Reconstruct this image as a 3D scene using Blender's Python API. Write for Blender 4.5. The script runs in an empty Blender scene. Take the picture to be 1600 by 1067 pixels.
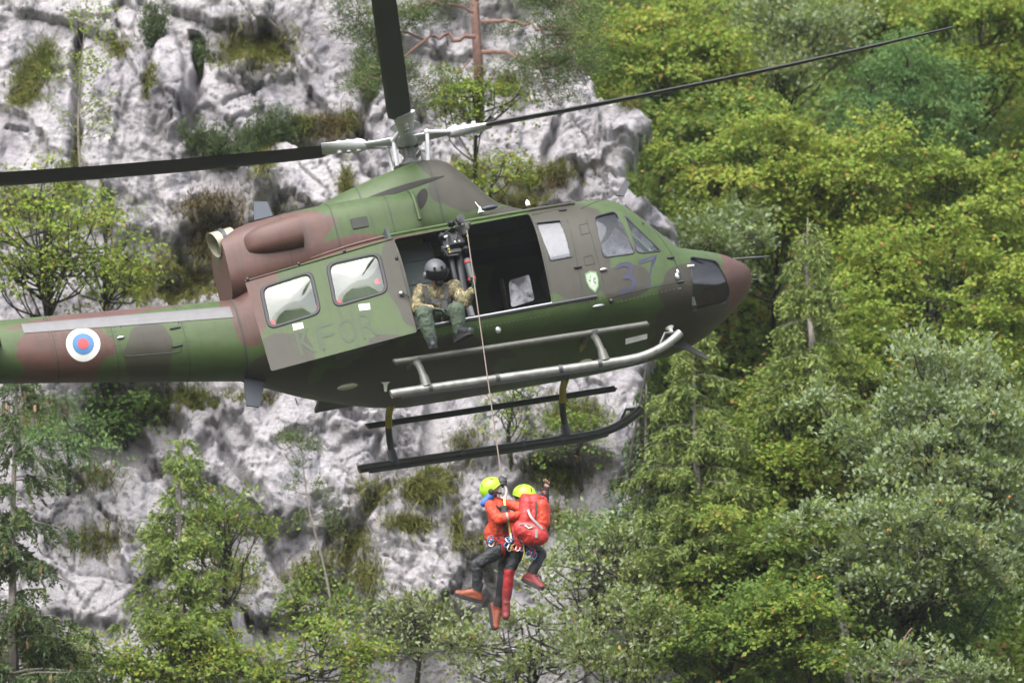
import bpy, bmesh, math, random
import numpy as np
from mathutils import Vector, Matrix, Quaternion

# ------------------------------------------------------------------ camera, sky, sun, exposure
scn = bpy.context.scene
col = scn.collection
R = math.radians
CAM_PITCH = R(20)
cam_d = bpy.data.cameras.new('camera')
cam = bpy.data.objects.new('camera', cam_d)
col.objects.link(cam)
cam.location = (0, 0, 0)
cam.rotation_euler = (R(90) + CAM_PITCH, 0, 0)
cam_d.sensor_width = 36
cam_d.lens = 36 * 12500 / 1600
cam_d.clip_start = 1
cam_d.clip_end = 3000
cam_d.dof.use_dof = True
cam_d.dof.focus_distance = 99
cam_d.dof.aperture_fstop = 1.7
scn.camera = cam

world = bpy.data.worlds.new('World')
scn.world = world
world.use_nodes = True
wn = world.node_tree
wn.nodes.clear()
sky = wn.nodes.new('ShaderNodeTexSky')
sky.sky_type = 'NISHITA'
sky.sun_disc = False
sky.sun_elevation = R(45)
sky.sun_rotation = R(200)
sky.dust_density = 4
sky.air_density = 1.0
hs = wn.nodes.new('ShaderNodeHueSaturation')
hs.inputs['Saturation'].default_value = 0.35
bg = wn.nodes.new('ShaderNodeBackground')
bg.inputs['Strength'].default_value = 0.15
wo = wn.nodes.new('ShaderNodeOutputWorld')
wn.links.new(sky.outputs[0], hs.inputs['Color'])
wn.links.new(hs.outputs[0], bg.inputs['Color'])
wn.links.new(bg.outputs[0], wo.inputs[0])

sun_d = bpy.data.lights.new('sun', 'SUN')
sun_d.energy = 0.85
sun_d.angle = R(70)
sun_d.color = (1.0, 0.97, 0.92)
sun = bpy.data.objects.new('sun', sun_d)
col.objects.link(sun)
sun_dir = Vector((0.32, 0.72, -0.80)).normalized()
sun.rotation_euler = sun_dir.to_track_quat('-Z', 'Y').to_euler()
sun.location = (-30, -40, 120)

scn.view_settings.view_transform = 'Standard'
scn.view_settings.look = 'None'
scn.view_settings.exposure = 1.85
scn.view_settings.gamma = 1
scn.render.engine = 'CYCLES'
scn.cycles.max_bounces = 8
scn.cycles.diffuse_bounces = 5
scn.cycles.transparent_max_bounces = 8

# ------------------------------------------------------------------ survey helpers: measured directions to real positions
FPX = 12500.0
th = CAM_PITCH
CX = np.array([1, 0, 0.]); CY = np.array([0, -math.sin(th), math.cos(th)]); CZ = np.array([0, math.cos(th), math.sin(th)])
PH, PS = R(14), R(9)       # helicopter pitch, heading
HF = np.array([math.cos(PH) * math.cos(PS), math.cos(PH) * math.sin(PS), math.sin(PH)])
HU = np.array([-math.sin(PH) * math.cos(PS), -math.sin(PH) * math.sin(PS), math.cos(PH)])
HL = np.cross(HU, HF)
HM = np.array([HF, HL, HU])
def ray(px, py): return CZ + CX * (px - 800) / FPX - CY * (py - 533.5) / FPX
HO = ray(740, 480) * 100
def H(px, py, y):
    """point in helicopter axes (x fwd, y port, z up) on the buttock plane y"""
    d = ray(px, py); t = (HO @ HL + y) / (d @ HL)
    return Vector(HM @ (t * d - HO))
def HW(p): return Vector(HO + p[0] * HF + p[1] * HL + p[2] * HU)
def DW(px, py, dist): return Vector(ray(px, py) * dist)
def YW(px, py, Y):
    d = ray(px, py); return Vector(d * (Y / d[1]))
def MPP(Y): return (Y / math.cos(th)) / FPX     # metres per photo pixel at distance plane Y

# ------------------------------------------------------------------ materials
MATS = {}
def nmat(name):
    m = bpy.data.materials.new(name); m.use_nodes = True
    MATS[name] = m
    return m, m.node_tree, m.node_tree.nodes['Principled BSDF']
def plain(name, c, rough=.5, metal=0, bump=0, bscale=40, var=0.0, vscale=6, spec=.5, emis=None):
    m, nt, b = nmat(name)
    b.inputs['Base Color'].default_value = (*c, 1)
    b.inputs['Roughness'].default_value = rough
    b.inputs['Metallic'].default_value = metal
    b.inputs['Specular IOR Level'].default_value = spec
    tc = nt.nodes.new('ShaderNodeTexCoord')
    if var:
        n = nt.nodes.new('ShaderNodeTexNoise'); n.inputs['Scale'].default_value = vscale; n.inputs['Detail'].default_value = 6
        nt.links.new(tc.outputs['Object'], n.inputs['Vector'])
        r = nt.nodes.new('ShaderNodeValToRGB')
        r.color_ramp.elements[0].position = .3; r.color_ramp.elements[1].position = .7
        r.color_ramp.elements[0].color = (*[max(0, x * (1 - var)) for x in c], 1)
        r.color_ramp.elements[1].color = (*[min(1, x * (1 + var)) for x in c], 1)
        nt.links.new(n.outputs['Fac'], r.inputs[0]); nt.links.new(r.outputs[0], b.inputs['Base Color'])
    if bump:
        n = nt.nodes.new('ShaderNodeTexNoise'); n.inputs['Scale'].default_value = bscale; n.inputs['Detail'].default_value = 4
        nt.links.new(tc.outputs['Object'], n.inputs['Vector'])
        bp = nt.nodes.new('ShaderNodeBump'); bp.inputs['Strength'].default_value = bump; bp.inputs['Distance'].default_value = .02
        nt.links.new(n.outputs['Fac'], bp.inputs['Height']); nt.links.new(bp.outputs[0], b.inputs['Normal'])
    return m

GREEN, BROWN, DARK = (.040, .066, .020), (.074, .037, .030), (.034, .032, .023)
def camo():
    m, nt, b = nmat('camouflage_paint')
    N, L = nt.nodes, nt.links
    tc = N.new('ShaderNodeTexCoord')
    nz = N.new('ShaderNodeTexNoise'); nz.inputs['Scale'].default_value = 2.2; nz.inputs['Detail'].default_value = 1.5
    L.new(tc.outputs['Object'], nz.inputs['Vector'])
    def mask(patches):
        prev = None
        for (px, py, y, rx, rz) in patches:
            c = H(px, py, y)
            s = N.new('ShaderNodeVectorMath'); s.operation = 'SUBTRACT'; s.inputs[1].default_value = (c.x, 0, c.z)
            L.new(tc.outputs['Object'], s.inputs[0])
            k = N.new('ShaderNodeVectorMath'); k.operation = 'MULTIPLY'; k.inputs[1].default_value = (125 / rx, 0, 125 / rz)
            L.new(s.outputs[0], k.inputs[0])
            e = N.new('ShaderNodeVectorMath'); e.operation = 'LENGTH'; L.new(k.outputs[0], e.inputs[0])
            if prev is None: prev = e.outputs['Value']
            else:
                mn = N.new('ShaderNodeMath'); mn.operation = 'MINIMUM'
                L.new(prev, mn.inputs[0]); L.new(e.outputs['Value'], mn.inputs[1]); prev = mn.outputs[0]
        a = N.new('ShaderNodeMath'); a.operation = 'MULTIPLY_ADD'; a.inputs[1].default_value = .9; 
        L.new(nz.outputs['Fac'], a.inputs[0]); L.new(prev, a.inputs[2])
        mr = N.new('ShaderNodeMapRange'); mr.inputs['From Min'].default_value = 1.43; mr.inputs['From Max'].default_value = 1.47
        mr.inputs['To Min'].default_value = 1; mr.inputs['To Max'].default_value = 0
        L.new(a.outputs[0], mr.inputs['Value'])
        return mr.outputs[0]
    brown = mask([(1175, 440, -.1, 62, 85), (430, 375, -.5, 85, 62), (375, 440, -.4, 45, 60), (545, 385, -.8, 60, 22), (390, 500, -.6, 25, 40),
                  (105, 545, -.4, 80, 48), (180, 488, -.2, 150, 12), (640, 380, -.9, 60, 8)])
    dark = mask([(640, 440, -1.2, 45, 90), (445, 562, -1, 50, 38), (885, 385, -1.2, 70, 95), (975, 445, -1.2, 42, 30), (735, 290, -.2, 70, 52), (830, 318, -.8, 90, 18),
                 (600, 590, -1.0, 200, 45), (700, 270, .2, 60, 60), (235, 545, -.4, 40, 40), (1090, 500, -.4, 80, 60)])  # lowest patches put the belly's shade into the paint
    m1 = N.new('ShaderNodeMix'); m1.data_type = 'RGBA'
    m1.inputs['A'].default_value = (*GREEN, 1); m1.inputs['B'].default_value = (*DARK, 1); L.new(dark, m1.inputs['Factor'])
    m2 = N.new('ShaderNodeMix'); m2.data_type = 'RGBA'; m2.inputs['B'].default_value = (*BROWN, 1)
    L.new(m1.outputs['Result'], m2.inputs['A']); L.new(brown, m2.inputs['Factor'])
    # worn, patchy paint
    n2 = N.new('ShaderNodeTexNoise'); n2.inputs['Scale'].default_value = 3.5; n2.inputs['Detail'].default_value = 9; n2.inputs['Roughness'].default_value = .7
    L.new(tc.outputs['Object'], n2.inputs['Vector'])
    r2 = N.new('ShaderNodeMapRange'); r2.inputs['From Min'].default_value = .3; r2.inputs['From Max'].default_value = .7
    r2.inputs['To Min'].default_value = .82; r2.inputs['To Max'].default_value = 1.18
    L.new(n2.outputs['Fac'], r2.inputs['Value'])
    m3 = N.new('ShaderNodeMix'); m3.data_type = 'RGBA'; m3.blend_type = 'MULTIPLY'; m3.inputs['Factor'].default_value = 1
    L.new(m2.outputs['Result'], m3.inputs['A']); L.new(r2.outputs[0], m3.inputs['B'])
    mp = N.new('ShaderNodeMapping'); mp.inputs['Scale'].default_value = (9, 9, .9); L.new(tc.outputs['Object'], mp.inputs[0])
    n5 = N.new('ShaderNodeTexNoise'); n5.inputs['Scale'].default_value = 1.6; n5.inputs['Detail'].default_value = 8; n5.inputs['Roughness'].default_value = .65; L.new(mp.outputs[0], n5.inputs['Vector'])
    r5 = N.new('ShaderNodeMapRange'); r5.inputs['From Min'].default_value = .52; r5.inputs['From Max'].default_value = .75; r5.inputs['To Min'].default_value = 0; r5.inputs['To Max'].default_value = .5
    L.new(n5.outputs['Fac'], r5.inputs['Value'])
    m4 = N.new('ShaderNodeMix'); m4.data_type = 'RGBA'; m4.inputs['B'].default_value = (.022, .020, .016, 1)
    L.new(r5.outputs[0], m4.inputs['Factor']); L.new(m3.outputs['Result'], m4.inputs['A'])
    L.new(m4.outputs['Result'], b.inputs['Base Color'])
    r3 = N.new('ShaderNodeMapRange'); r3.inputs['To Min'].default_value = .36; r3.inputs['To Max'].default_value = .62
    b.inputs['Specular IOR Level'].default_value = .32
    L.new(n2.outputs['Fac'], r3.inputs['Value']); L.new(r3.outputs[0], b.inputs['Roughness'])
    n4 = N.new('ShaderNodeTexNoise'); n4.inputs['Scale'].default_value = 5; n4.inputs['Detail'].default_value = 2
    L.new(tc.outputs['Object'], n4.inputs['Vector'])
    bp = N.new('ShaderNodeBump'); bp.inputs['Strength'].default_value = .12; bp.inputs['Distance'].default_value = .03
    L.new(n4.outputs['Fac'], bp.inputs['Height']); L.new(bp.outputs[0], b.inputs['Normal'])
camo()
def glass(name, tint, gl, rough=.03):
    m = bpy.data.materials.new(name); m.use_nodes = True; MATS[name] = m
    nt = m.node_tree; nt.nodes.clear(); N, L = nt.nodes, nt.links
    t = N.new('ShaderNodeBsdfTransparent'); t.inputs[0].default_value = (*tint, 1)
    g = N.new('ShaderNodeBsdfGlossy'); g.inputs['Roughness'].default_value = rough; g.inputs[0].default_value = (.95, .95, .98, 1)
    x = N.new('ShaderNodeMixShader'); x.inputs[0].default_value = gl
    o = N.new('ShaderNodeOutputMaterial')
    L.new(t.outputs[0], x.inputs[1]); L.new(g.outputs[0], x.inputs[2]); L.new(x.outputs[0], o.inputs[0])
glass('acrylic_pane', (.8, .82, .85), .075)
glass('cockpit_pane', (.9, .92, .94), .04)
glass('chin_pane', (.9, .9, .88), .05)
plain('cabin_trim', (.042, .044, .046), .7, bump=.3, bscale=12)
plain('cabin_quilt', (.05, .064, .062), .75, bump=.6, bscale=18)
plain('cabin_brown', (.11, .092, .078), .6, var=.2)
plain('rubber', (.018, .019, .024), .6)
plain('black_metal', (.014, .014, .016), .38, var=.3)
plain('gunmetal', (.05, .052, .058), .4, metal=.4)
plain('blade_black', (.008, .008, .010), .5, var=.25, vscale=3)
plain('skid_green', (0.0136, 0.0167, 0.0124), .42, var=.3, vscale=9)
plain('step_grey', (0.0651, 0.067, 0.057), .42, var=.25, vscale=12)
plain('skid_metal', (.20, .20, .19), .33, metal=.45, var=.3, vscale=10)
plain('hub_grey', (0.3844, 0.3906, 0.403), .4, metal=.0, var=.15)
plain('hub_dark', (0.0744, 0.0775, 0.0713), .45, metal=.3, var=.2)
plain('yellow_paint', (0.2418, 0.1953, 0.0139), .5)
plain('white_paint', (0.4836, 0.4836, 0.4712), .5)
plain('cream_metal', (.29, .275, .205), .35, metal=.35, var=.15)
plain('soot_and_shade', (.010, .009, .008), .8)  # soot inside the exhausts, painted shade on the fairing and intake
plain('fin_blue_grey', (0.0372, 0.0465, 0.0651), .5)
plain('red_paint', (0.3844, 0.031, 0.0372), .5)
plain('blue_paint', (0.031, 0.1178, 0.2604), .5)
plain('letter_green', (.026, .047, .018), .6)
plain('letter_slate', (.016, .018, .042), .6)
plain('crest_pale', (0.248, 0.2852, 0.2232), .55)
plain('crest_green', (0.062, 0.1612, 0.062), .55)
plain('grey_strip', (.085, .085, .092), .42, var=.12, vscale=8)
plain('seal_dark', (.02, .024, .018), .7)
plain('cable_steel', (.15, .115, .095), .45, metal=.3)
plain('steel', (0.3844, 0.3844, 0.3968), .3, metal=.8)
plain('lens_cream', (0.2604, 0.2542, 0.186), .3)
# clothing
plain('orange_shell', (.44, .036, .008), .62, bump=.9, bscale=22, var=.12, vscale=12)
plain('red_shell', (.27, .011, .013), .6, bump=.8, bscale=26, var=.12, vscale=14)
plain('pack_red', (.33, .016, .014), .55, bump=.7, bscale=22, var=.15, vscale=10)
plain('pack_orange', (.42, .034, .010), .55, bump=.7, bscale=22, var=.15, vscale=10)
plain('trouser_black', (.008, .0095, .013), .65, bump=.9, bscale=24, var=.25)
plain('trouser_grey', (.024, .023, .025), .65, bump=.9, bscale=24, var=.2)
plain('helmet_lime', (0.3024, 0.5184, 0.0216), .3)
plain('helmet_grey', (0.0612, 0.0648, 0.072), .45, var=.1)
plain('visor_black', (.006, .006, .007), .4, spec=.2)
plain('skin', (0.3744, 0.2088, 0.1512), .5, var=.08, vscale=30)
plain('glove_black', (.010, .010, .012), .7, bump=.6, bscale=60)
plain('glove_green', (0.0324, 0.0612, 0.0396), .7, bump=.6, bscale=60)
plain('flight_green', (0.0418, 0.0612, 0.0396), .75, bump=1, bscale=20, var=.22, vscale=9)
plain('boot_black', (.010, .012, .016), .5, bump=.5, bscale=50)
plain('boot_orange', (.19, .040, .014), .55, bump=.4, bscale=50)
plain('boot_red', (.16, .012, .015), .55, bump=.4, bscale=50)
plain('sole', (.018, .017, .017), .8)
plain('strap_black', (.012, .012, .013), .7)
plain('strap_grey', (0.2232, 0.2232, 0.2232), .6)
plain('strap_yellow', (.55, .52, .10), .6)
plain('hair_dark', (.02, .014, .01), .6)
plain('collar_blue', (0.0216, 0.0936, 0.36), .6)
plain('goggle_grey', (0.216, 0.216, 0.2232), .15)
plain('clear_grey', (.05, .058, .062), .3)
def camo_cloth():
    m, nt, b = nmat('camouflage_cloth'); N, L = nt.nodes, nt.links
    tc = N.new('ShaderNodeTexCoord'); n = N.new('ShaderNodeTexNoise'); n.inputs['Scale'].default_value = 13; n.inputs['Detail'].default_value = 2.5
    L.new(tc.outputs['Object'], n.inputs['Vector'])
    r = N.new('ShaderNodeValToRGB'); cr = r.color_ramp; cr.interpolation = 'CONSTANT'
    cr.elements[0].position = 0; cr.elements[0].color = (.03, .035, .018, 1)
    cr.elements[1].position = .40; cr.elements[1].color = (.12, .10, .045, 1)
    for p, c in ((.48, (.07, .08, .035)), (.53, (.27, .21, .12)), (.60, (.10, .055, .03)), (.66, (.33, .27, .17))):
        e = cr.elements.new(p); e.color = (*c, 1)
    L.new(n.outputs['Fac'], r.inputs[0]); L.new(r.outputs[0], b.inputs['Base Color']); b.inputs['Roughness'].default_value = .8
camo_cloth()
def leafmat(name, cols, back=None, rough=.5, trans=.35):
    m = bpy.data.materials.new(name); m.use_nodes = True; MATS[name] = m
    nt = m.node_tree; nt.nodes.clear(); N, L = nt.nodes, nt.links
    at = N.new('ShaderNodeAttribute'); at.attribute_name = 'tint'
    r = N.new('ShaderNodeValToRGB'); cr = r.color_ramp
    k = len(cols)
    if name.startswith(('maple', 'ash', 'deep', 'wispy', 'whitebeam', 'larch', 'hemlock')): cols = [(p, tuple(1.2 * q for q in c)) for p, c in cols]
    cr.elements[0].position = cols[0][0]; cr.elements[0].color = (*cols[0][1], 1)
    cr.elements[1].position = cols[-1][0]; cr.elements[1].color = (*cols[-1][1], 1)
    for p, c in cols[1:-1]:
        e = cr.elements.new(p); e.color = (*c, 1)
    L.new(at.outputs['Fac'], r.inputs[0])
    c = r.outputs[0]
    if back:
        g = N.new('ShaderNodeNewGeometry'); mx = N.new('ShaderNodeMix'); mx.data_type = 'RGBA'
        L.new(g.outputs['Backfacing'], mx.inputs['Factor']); L.new(c, mx.inputs['A']); mx.inputs['B'].default_value = (*back, 1); c = mx.outputs['Result']
    p = N.new('ShaderNodeBsdfPrincipled'); p.inputs['Roughness'].default_value = rough; p.inputs['Specular IOR Level'].default_value = .2
    t = N.new('ShaderNodeBsdfTranslucent')
    x = N.new('ShaderNodeMixShader'); x.inputs[0].default_value = trans
    o = N.new('ShaderNodeOutputMaterial')
    L.new(c, p.inputs['Base Color']); L.new(c, t.inputs[0]); L.new(p.outputs[0], x.inputs[1]); L.new(t.outputs[0], x.inputs[2]); L.new(x.outputs[0], o.inputs[0])
leafmat('maple_yellow', [(0, (.085, .130, .020)), (.45, (.135, .195, .026)), (.85, (.205, .245, .036)), (.94, (.25, .225, .040)), (.96, (.29, .18, .045)), (1, (.27, .13, .04))], trans=.45)
leafmat('maple_green', [(0, (.060, .110, .022)), (.5, (.110, .165, .028)), (.9, (.165, .205, .036)), (.97, (.23, .18, .04)), (1, (.26, .14, .04))], trans=.45)
leafmat('deep_green', [(0, (.035, .075, .020)), (.5, (.065, .115, .026)), (1, (.115, .165, .040))], trans=.45)
leafmat('ash_green', [(0, (.050, .110, .036)), (.5, (.090, .165, .052)), (1, (.14, .215, .070))], trans=.45)
leafmat('whitebeam', [(0, (.090, .135, .034)), (.5, (.150, .200, .052)), (.9, (.205, .245, .080)), (1, (.26, .22, .08))], back=(.20, .25, .145), trans=.35)
leafmat('wispy_green', [(0, (.085, .13, .028)), (.5, (.14, .185, .04)), (.88, (.20, .235, .06)), (.96, (.27, .26, .13)), (1, (.30, .20, .06))], back=(.23, .27, .15), trans=.4)
leafmat('spruce_needle', [(0, (.026, .046, .018)), (.5, (.050, .078, .026)), (1, (.095, .120, .036))], trans=.25)
leafmat('hemlock_needle', [(0, (.055, .088, .022)), (.5, (.105, .145, .034)), (1, (.165, .195, .05))], trans=.3)
leafmat('larch_needle', [(0, (.070, .115, .028)), (.5, (.125, .175, .042)), (1, (.20, .24, .06))], trans=.4)
leafmat('pine_needle', [(0, (.040, .066, .024)), (.5, (.075, .110, .032)), (1, (.13, .160, .048))], trans=.25)
leafmat('grass_blade', [(0, (.090, .115, .028)), (.5, (.165, .175, .045)), (.8, (.23, .205, .065)), (1, (.27, .19, .08))], trans=.35)
leafmat('dry_grass', [(0, (.095, .085, .034)), (.5, (.155, .125, .055)), (1, (.22, .165, .08))], trans=.3)
leafmat('tan_cone', [(0, (.22, .13, .07)), (1, (.36, .24, .14))], trans=.0)
plain('bark_dark', (.032, .027, .024), .9, bump=.8, bscale=30, var=.3, vscale=14)
plain('bark_grey', (.13, .115, .10), .9, bump=.8, bscale=30, var=.3, vscale=14)
plain('bark_pine', (.15, .085, .068), .9, bump=.8, bscale=20, var=.3, vscale=12)
plain('fruit_orange', (.32, .13, .03), .5)

def rock():
    m, nt, b = nmat('limestone'); N, L = nt.nodes, nt.links
    tc = N.new('ShaderNodeTexCoord')
    def noise(scale, det=8, rough=.6, vec=None, dist=0):
        n = N.new('ShaderNodeTexNoise'); n.inputs['Scale'].default_value = scale; n.inputs['Detail'].default_value = det
        n.inputs['Roughness'].default_value = rough; n.inputs['Distortion'].default_value = dist
        L.new(vec or tc.outputs['Object'], n.inputs['Vector']); return n.outputs['Fac']
    def ramp(fac, els):
        r = N.new('ShaderNodeValToRGB'); cr = r.color_ramp
        cr.elements[0].position, cr.elements[0].color = els[0][0], (*els[0][1], 1)
        cr.elements[1].position, cr.elements[1].color = els[-1][0], (*els[-1][1], 1)
        for p, c in els[1:-1]:
            e = cr.elements.new(p); e.color = (*c, 1)
        L.new(fac, r.inputs[0]); return r.outputs[0]
    def mix(fac, a, bb, mode='MIX'):
        x = N.new('ShaderNodeMix'); x.data_type = 'RGBA'; x.blend_type = mode
        for s, v in (('Factor', fac), ('A', a), ('B', bb)):
            if isinstance(v, (tuple, float)): x.inputs[s].default_value = (*v, 1) if isinstance(v, tuple) else v
            else: L.new(v, x.inputs[s])
        return x.outputs['Result']
    base = ramp(noise(.9, 9, .62), [(.28, (.14, .131, .144)), (.38, (.248, .235, .252)), (.49, (.35, .333, .352)), (.66, (.415, .396, .412))])
    mp = N.new('ShaderNodeMapping'); mp.inputs['Scale'].default_value = (2.4, 2.4, .45); L.new(tc.outputs['Object'], mp.inputs[0])
    streak = ramp(noise(1.3, 8, .65, mp.outputs[0], .6), [(.52, (0, 0, 0)), (.66, (1, 1, 1))])
    s2 = N.new('ShaderNodeMath'); s2.operation = 'MULTIPLY'; s2.inputs[1].default_value = .7; L.new(streak, s2.inputs[0])
    base = mix(s2.outputs[0], base, (.075, .083, .108))
    och = ramp(noise(.75, 7, .7, None, .8), [(.60, (0, 0, 0)), (.72, (1, 1, 1))])
    s3 = N.new('ShaderNodeMath'); s3.operation = 'MULTIPLY'; s3.inputs[1].default_value = .5; L.new(och, s3.inputs[0])
    base = mix(s3.outputs[0], base, (.165, .13, .085))
    lich = ramp(noise(7.5, 9, .75), [(.60, (0, 0, 0)), (.68, (1, 1, 1))])
    s4 = N.new('ShaderNodeMath'); s4.operation = 'MULTIPLY'; s4.inputs[1].default_value = .6; L.new(lich, s4.inputs[0])
    base = mix(s4.outputs[0], base, (.06, .058, .058))
    fine = ramp(noise(26, 6, .7), [(.35, (.80, .80, .80)), (.65, (1.12, 1.12, 1.12))])
    base = mix(1.0, base, fine, 'MULTIPLY')
    L.new(base, b.inputs['Base Color']); b.inputs['Roughness'].default_value = .9; b.inputs['Specular IOR Level'].default_value = .2
    n = noise(9, 10, .72, None, .3)
    v = N.new('ShaderNodeTexVoronoi'); v.feature = 'DISTANCE_TO_EDGE'; v.inputs['Scale'].default_value = 3.2
    wv = N.new('ShaderNodeVectorMath'); wv.operation = 'MULTIPLY_ADD'
    nn = N.new('ShaderNodeTexNoise'); nn.inputs['Scale'].default_value = 2.5; nn.inputs['Detail'].default_value = 4; L.new(tc.outputs['Object'], nn.inputs['Vector'])
    wv.inputs[1].default_value = (.5, .5, .5); L.new(nn.outputs['Color'], wv.inputs[0]); L.new(tc.outputs['Object'], wv.inputs[2])
    L.new(wv.outputs[0], v.inputs['Vector'])
    cl = N.new('ShaderNodeMapRange'); cl.inputs['From Max'].default_value = .06; L.new(v.outputs['Distance'], cl.inputs['Value'])
    b2 = N.new('ShaderNodeBump'); b2.inputs['Strength'].default_value = .35; b2.inputs['Distance'].default_value = .04; L.new(cl.outputs[0], b2.inputs['Height'])
    bp = N.new('ShaderNodeBump'); bp.inputs['Strength'].default_value = .9; bp.inputs['Distance'].default_value = .09
    mb = N.new('ShaderNodeMapping'); mb.inputs['Rotation'].default_value = (0, R(28), 0); mb.inputs['Scale'].default_value = (1.6, 3, 11); L.new(tc.outputs['Object'], mb.inputs[0])
    bed = noise(1.5, 9, .68, mb.outputs[0], .7)
    b3 = N.new('ShaderNodeBump'); b3.inputs['Strength'].default_value = .5; b3.inputs['Distance'].default_value = .10; L.new(bed, b3.inputs['Height']); L.new(b2.outputs[0], b3.inputs['Normal'])
    L.new(n, bp.inputs['Height']); L.new(b3.outputs[0], bp.inputs['Normal']); L.new(bp.outputs[0], b.inputs['Normal'])
rock()
plain('forest_soil', (.035, .036, .018), .95, bump=.8, bscale=3, var=.4, vscale=1.5)
plain('far_wood', (.045, .048, .030), .95, var=.5, vscale=.08)
plain('meadow', (.028, .040, .014), .95, var=.3, vscale=.3)

# ------------------------------------------------------------------ mesh helpers
def frame(d, up=Vector((0, 0, 1))):
    d = Vector(d).normalized()
    if abs(d.dot(up)) > .98: up = Vector((1, 0, 0))
    a = up.cross(d).normalized(); b = d.cross(a)
    return a, b, d
class MB:
    def __init__(s): s.v = []; s.f = []; s.mi = []; s.m = 0
    def add(s, v, f):
        o = len(s.v); s.v += [tuple(p) for p in v]
        for q in f: s.f.append(tuple(i + o for i in q)); s.mi.append(s.m)
        return s
    def mat(s, i): s.m = i; return s
    def box(s, c, d, M=None, bev=0):
        c = Vector(c); M = M or Matrix.Identity(3)
        if bev:
            rings = []
            x, y, z = d[0] / 2, d[1] / 2, d[2] / 2
            def ring(inset, zz):
                X, Y, b = x - inset, y - inset, bev
                return [c + M @ Vector(p) for p in ((X, -Y + b, zz), (X, Y - b, zz), (X - b, Y, zz), (-X + b, Y, zz), (-X, Y - b, zz), (-X, -Y + b, zz), (-X + b, -Y, zz), (X - b, -Y, zz))]
            return s.rings([ring(bev, -z), ring(0, -z + bev), ring(0, z - bev), ring(bev, z)])
        v = [c + M @ Vector((sx * d[0] / 2, sy * d[1] / 2, sz * d[2] / 2)) for sx in (-1, 1) for sy in (-1, 1) for sz in (-1, 1)]
        return s.add(v, [(0, 1, 3, 2), (4, 6, 7, 5), (0, 4, 5, 1), (2, 3, 7, 6), (0, 2, 6, 4), (1, 5, 7, 3)])
    def rings(s, rs, caps=True, closed=False):
        n = len(rs[0]); v = [p for r in rs for p in r]; f = []
        m = len(rs)
        for i in range(m if closed else m - 1):
            for j in range(n):
                a, b = i * n + j, i * n + (j + 1) % n
                c, d = ((i + 1) % m) * n + (j + 1) % n, ((i + 1) % m) * n + j
                f.append((a, b, c, d))
        if caps and not closed: f += [tuple(range(n - 1, -1, -1)), tuple(range((m - 1) * n, m * n))]
        return s.add(v, f)
    def tube(s, path, r, n=8, caps=True, closed=False, flat=1, up=Vector((0, 0, 1))):
        P = [Vector(p) for p in path]; k = len(P); rs = []
        prev = None
        for i, p in enumerate(P):
            if closed: t = P[(i + 1) % k] - P[i - 1]
            else: t = P[min(i + 1, k - 1)] - P[max(i - 1, 0)]
            if t.length < 1e-9: t = Vector((0, 0, 1))
            t.normalize()
            if prev is None: a, b, _ = frame(t, up)
            else:
                a = prev - t * prev.dot(t)
                if a.length < 1e-6: a, b, _ = frame(t, up)
                a.normalize(); b = t.cross(a)
            prev = a
            q = r[i] if isinstance(r, (list, tuple)) else r
            rs.append([p + a * (q * math.cos(2 * math.pi * j / n)) + b * (q * flat * math.sin(2 * math.pi * j / n)) for j in range(n)])
        return s.rings(rs, caps, closed)
    def ell(s, c, r, M=None, n=16, m=10, z0=-1, z1=1):
        c = Vector(c); M = M or Matrix.Identity(3); rs = []
        a0, a1 = math.asin(z0), math.asin(z1)
        for i in range(m + 1):
            a = a0 + (a1 - a0) * i / m
            ca = max(math.cos(a), 1e-3)
            rs.append([c + M @ Vector((r[0] * ca * math.cos(2 * math.pi * j / n), r[1] * ca * math.sin(2 * math.pi * j / n), r[2] * math.sin(a))) for j in range(n)])
        return s.rings(rs)
    def lathe(s, base, axis, prof, n=16):
        a, b, d = frame(axis); base = Vector(base)
        return s.rings([[base + d * h + a * (q * math.cos(2 * math.pi * j / n)) + b * (q * math.sin(2 * math.pi * j / n)) for j in range(n)] for h, q in prof])
    def prism(s, poly, ext):
        ext = Vector(ext); P = [Vector(p) for p in poly]; n = len(P)
        return s.rings([P, [p + ext for p in P]])
    def mesh(s, name):
        me = bpy.data.meshes.new(name); me.from_pydata(s.v, [], s.f)
        if any(s.mi): me.polygons.foreach_set('material_index', s.mi)
        me.update()
        bm = bmesh.new(); bm.from_mesh(me); bmesh.ops.recalc_face_normals(bm, faces=bm.faces); bm.to_mesh(me); bm.free()
        return me
    def build(s, name, mat, parent=None, smooth=40):
        return link(name, s.mesh(name), mat, parent, smooth)
def link(name, me, mat, parent=None, smooth=40):
    for m in (mat if isinstance(mat, (list, tuple)) else [mat]):
        me.materials.append(MATS[m] if isinstance(m, str) else m)
    if smooth:
        me.polygons.foreach_set('use_smooth', [True] * len(me.polygons))
        me.set_sharp_from_angle(angle=R(smooth))
    o = bpy.data.objects.new(name, me); col.objects.link(o)
    if parent: o.parent = parent
    return o
def tag(o, label=None, cat=None, group=None, kind=None):
    if label: o['label'] = label
    if cat: o['category'] = cat
    if group: o['group'] = group
    if kind: o['kind'] = kind
    return o
def empty(name, loc, label, cat, group=None):
    o = bpy.data.objects.new(name, None); col.objects.link(o); o.location = loc; o.empty_display_size = .3
    return tag(o, label, cat, group)
def evaluated(o):
    dg = bpy.context.evaluated_depsgraph_get()
    me = bpy.data.meshes.new_from_object(o.evaluated_get(dg))
    return me
def drop(o):
    me = o.data; bpy.data.objects.remove(o)
    if me.users == 0: bpy.data.meshes.remove(me)
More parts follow.
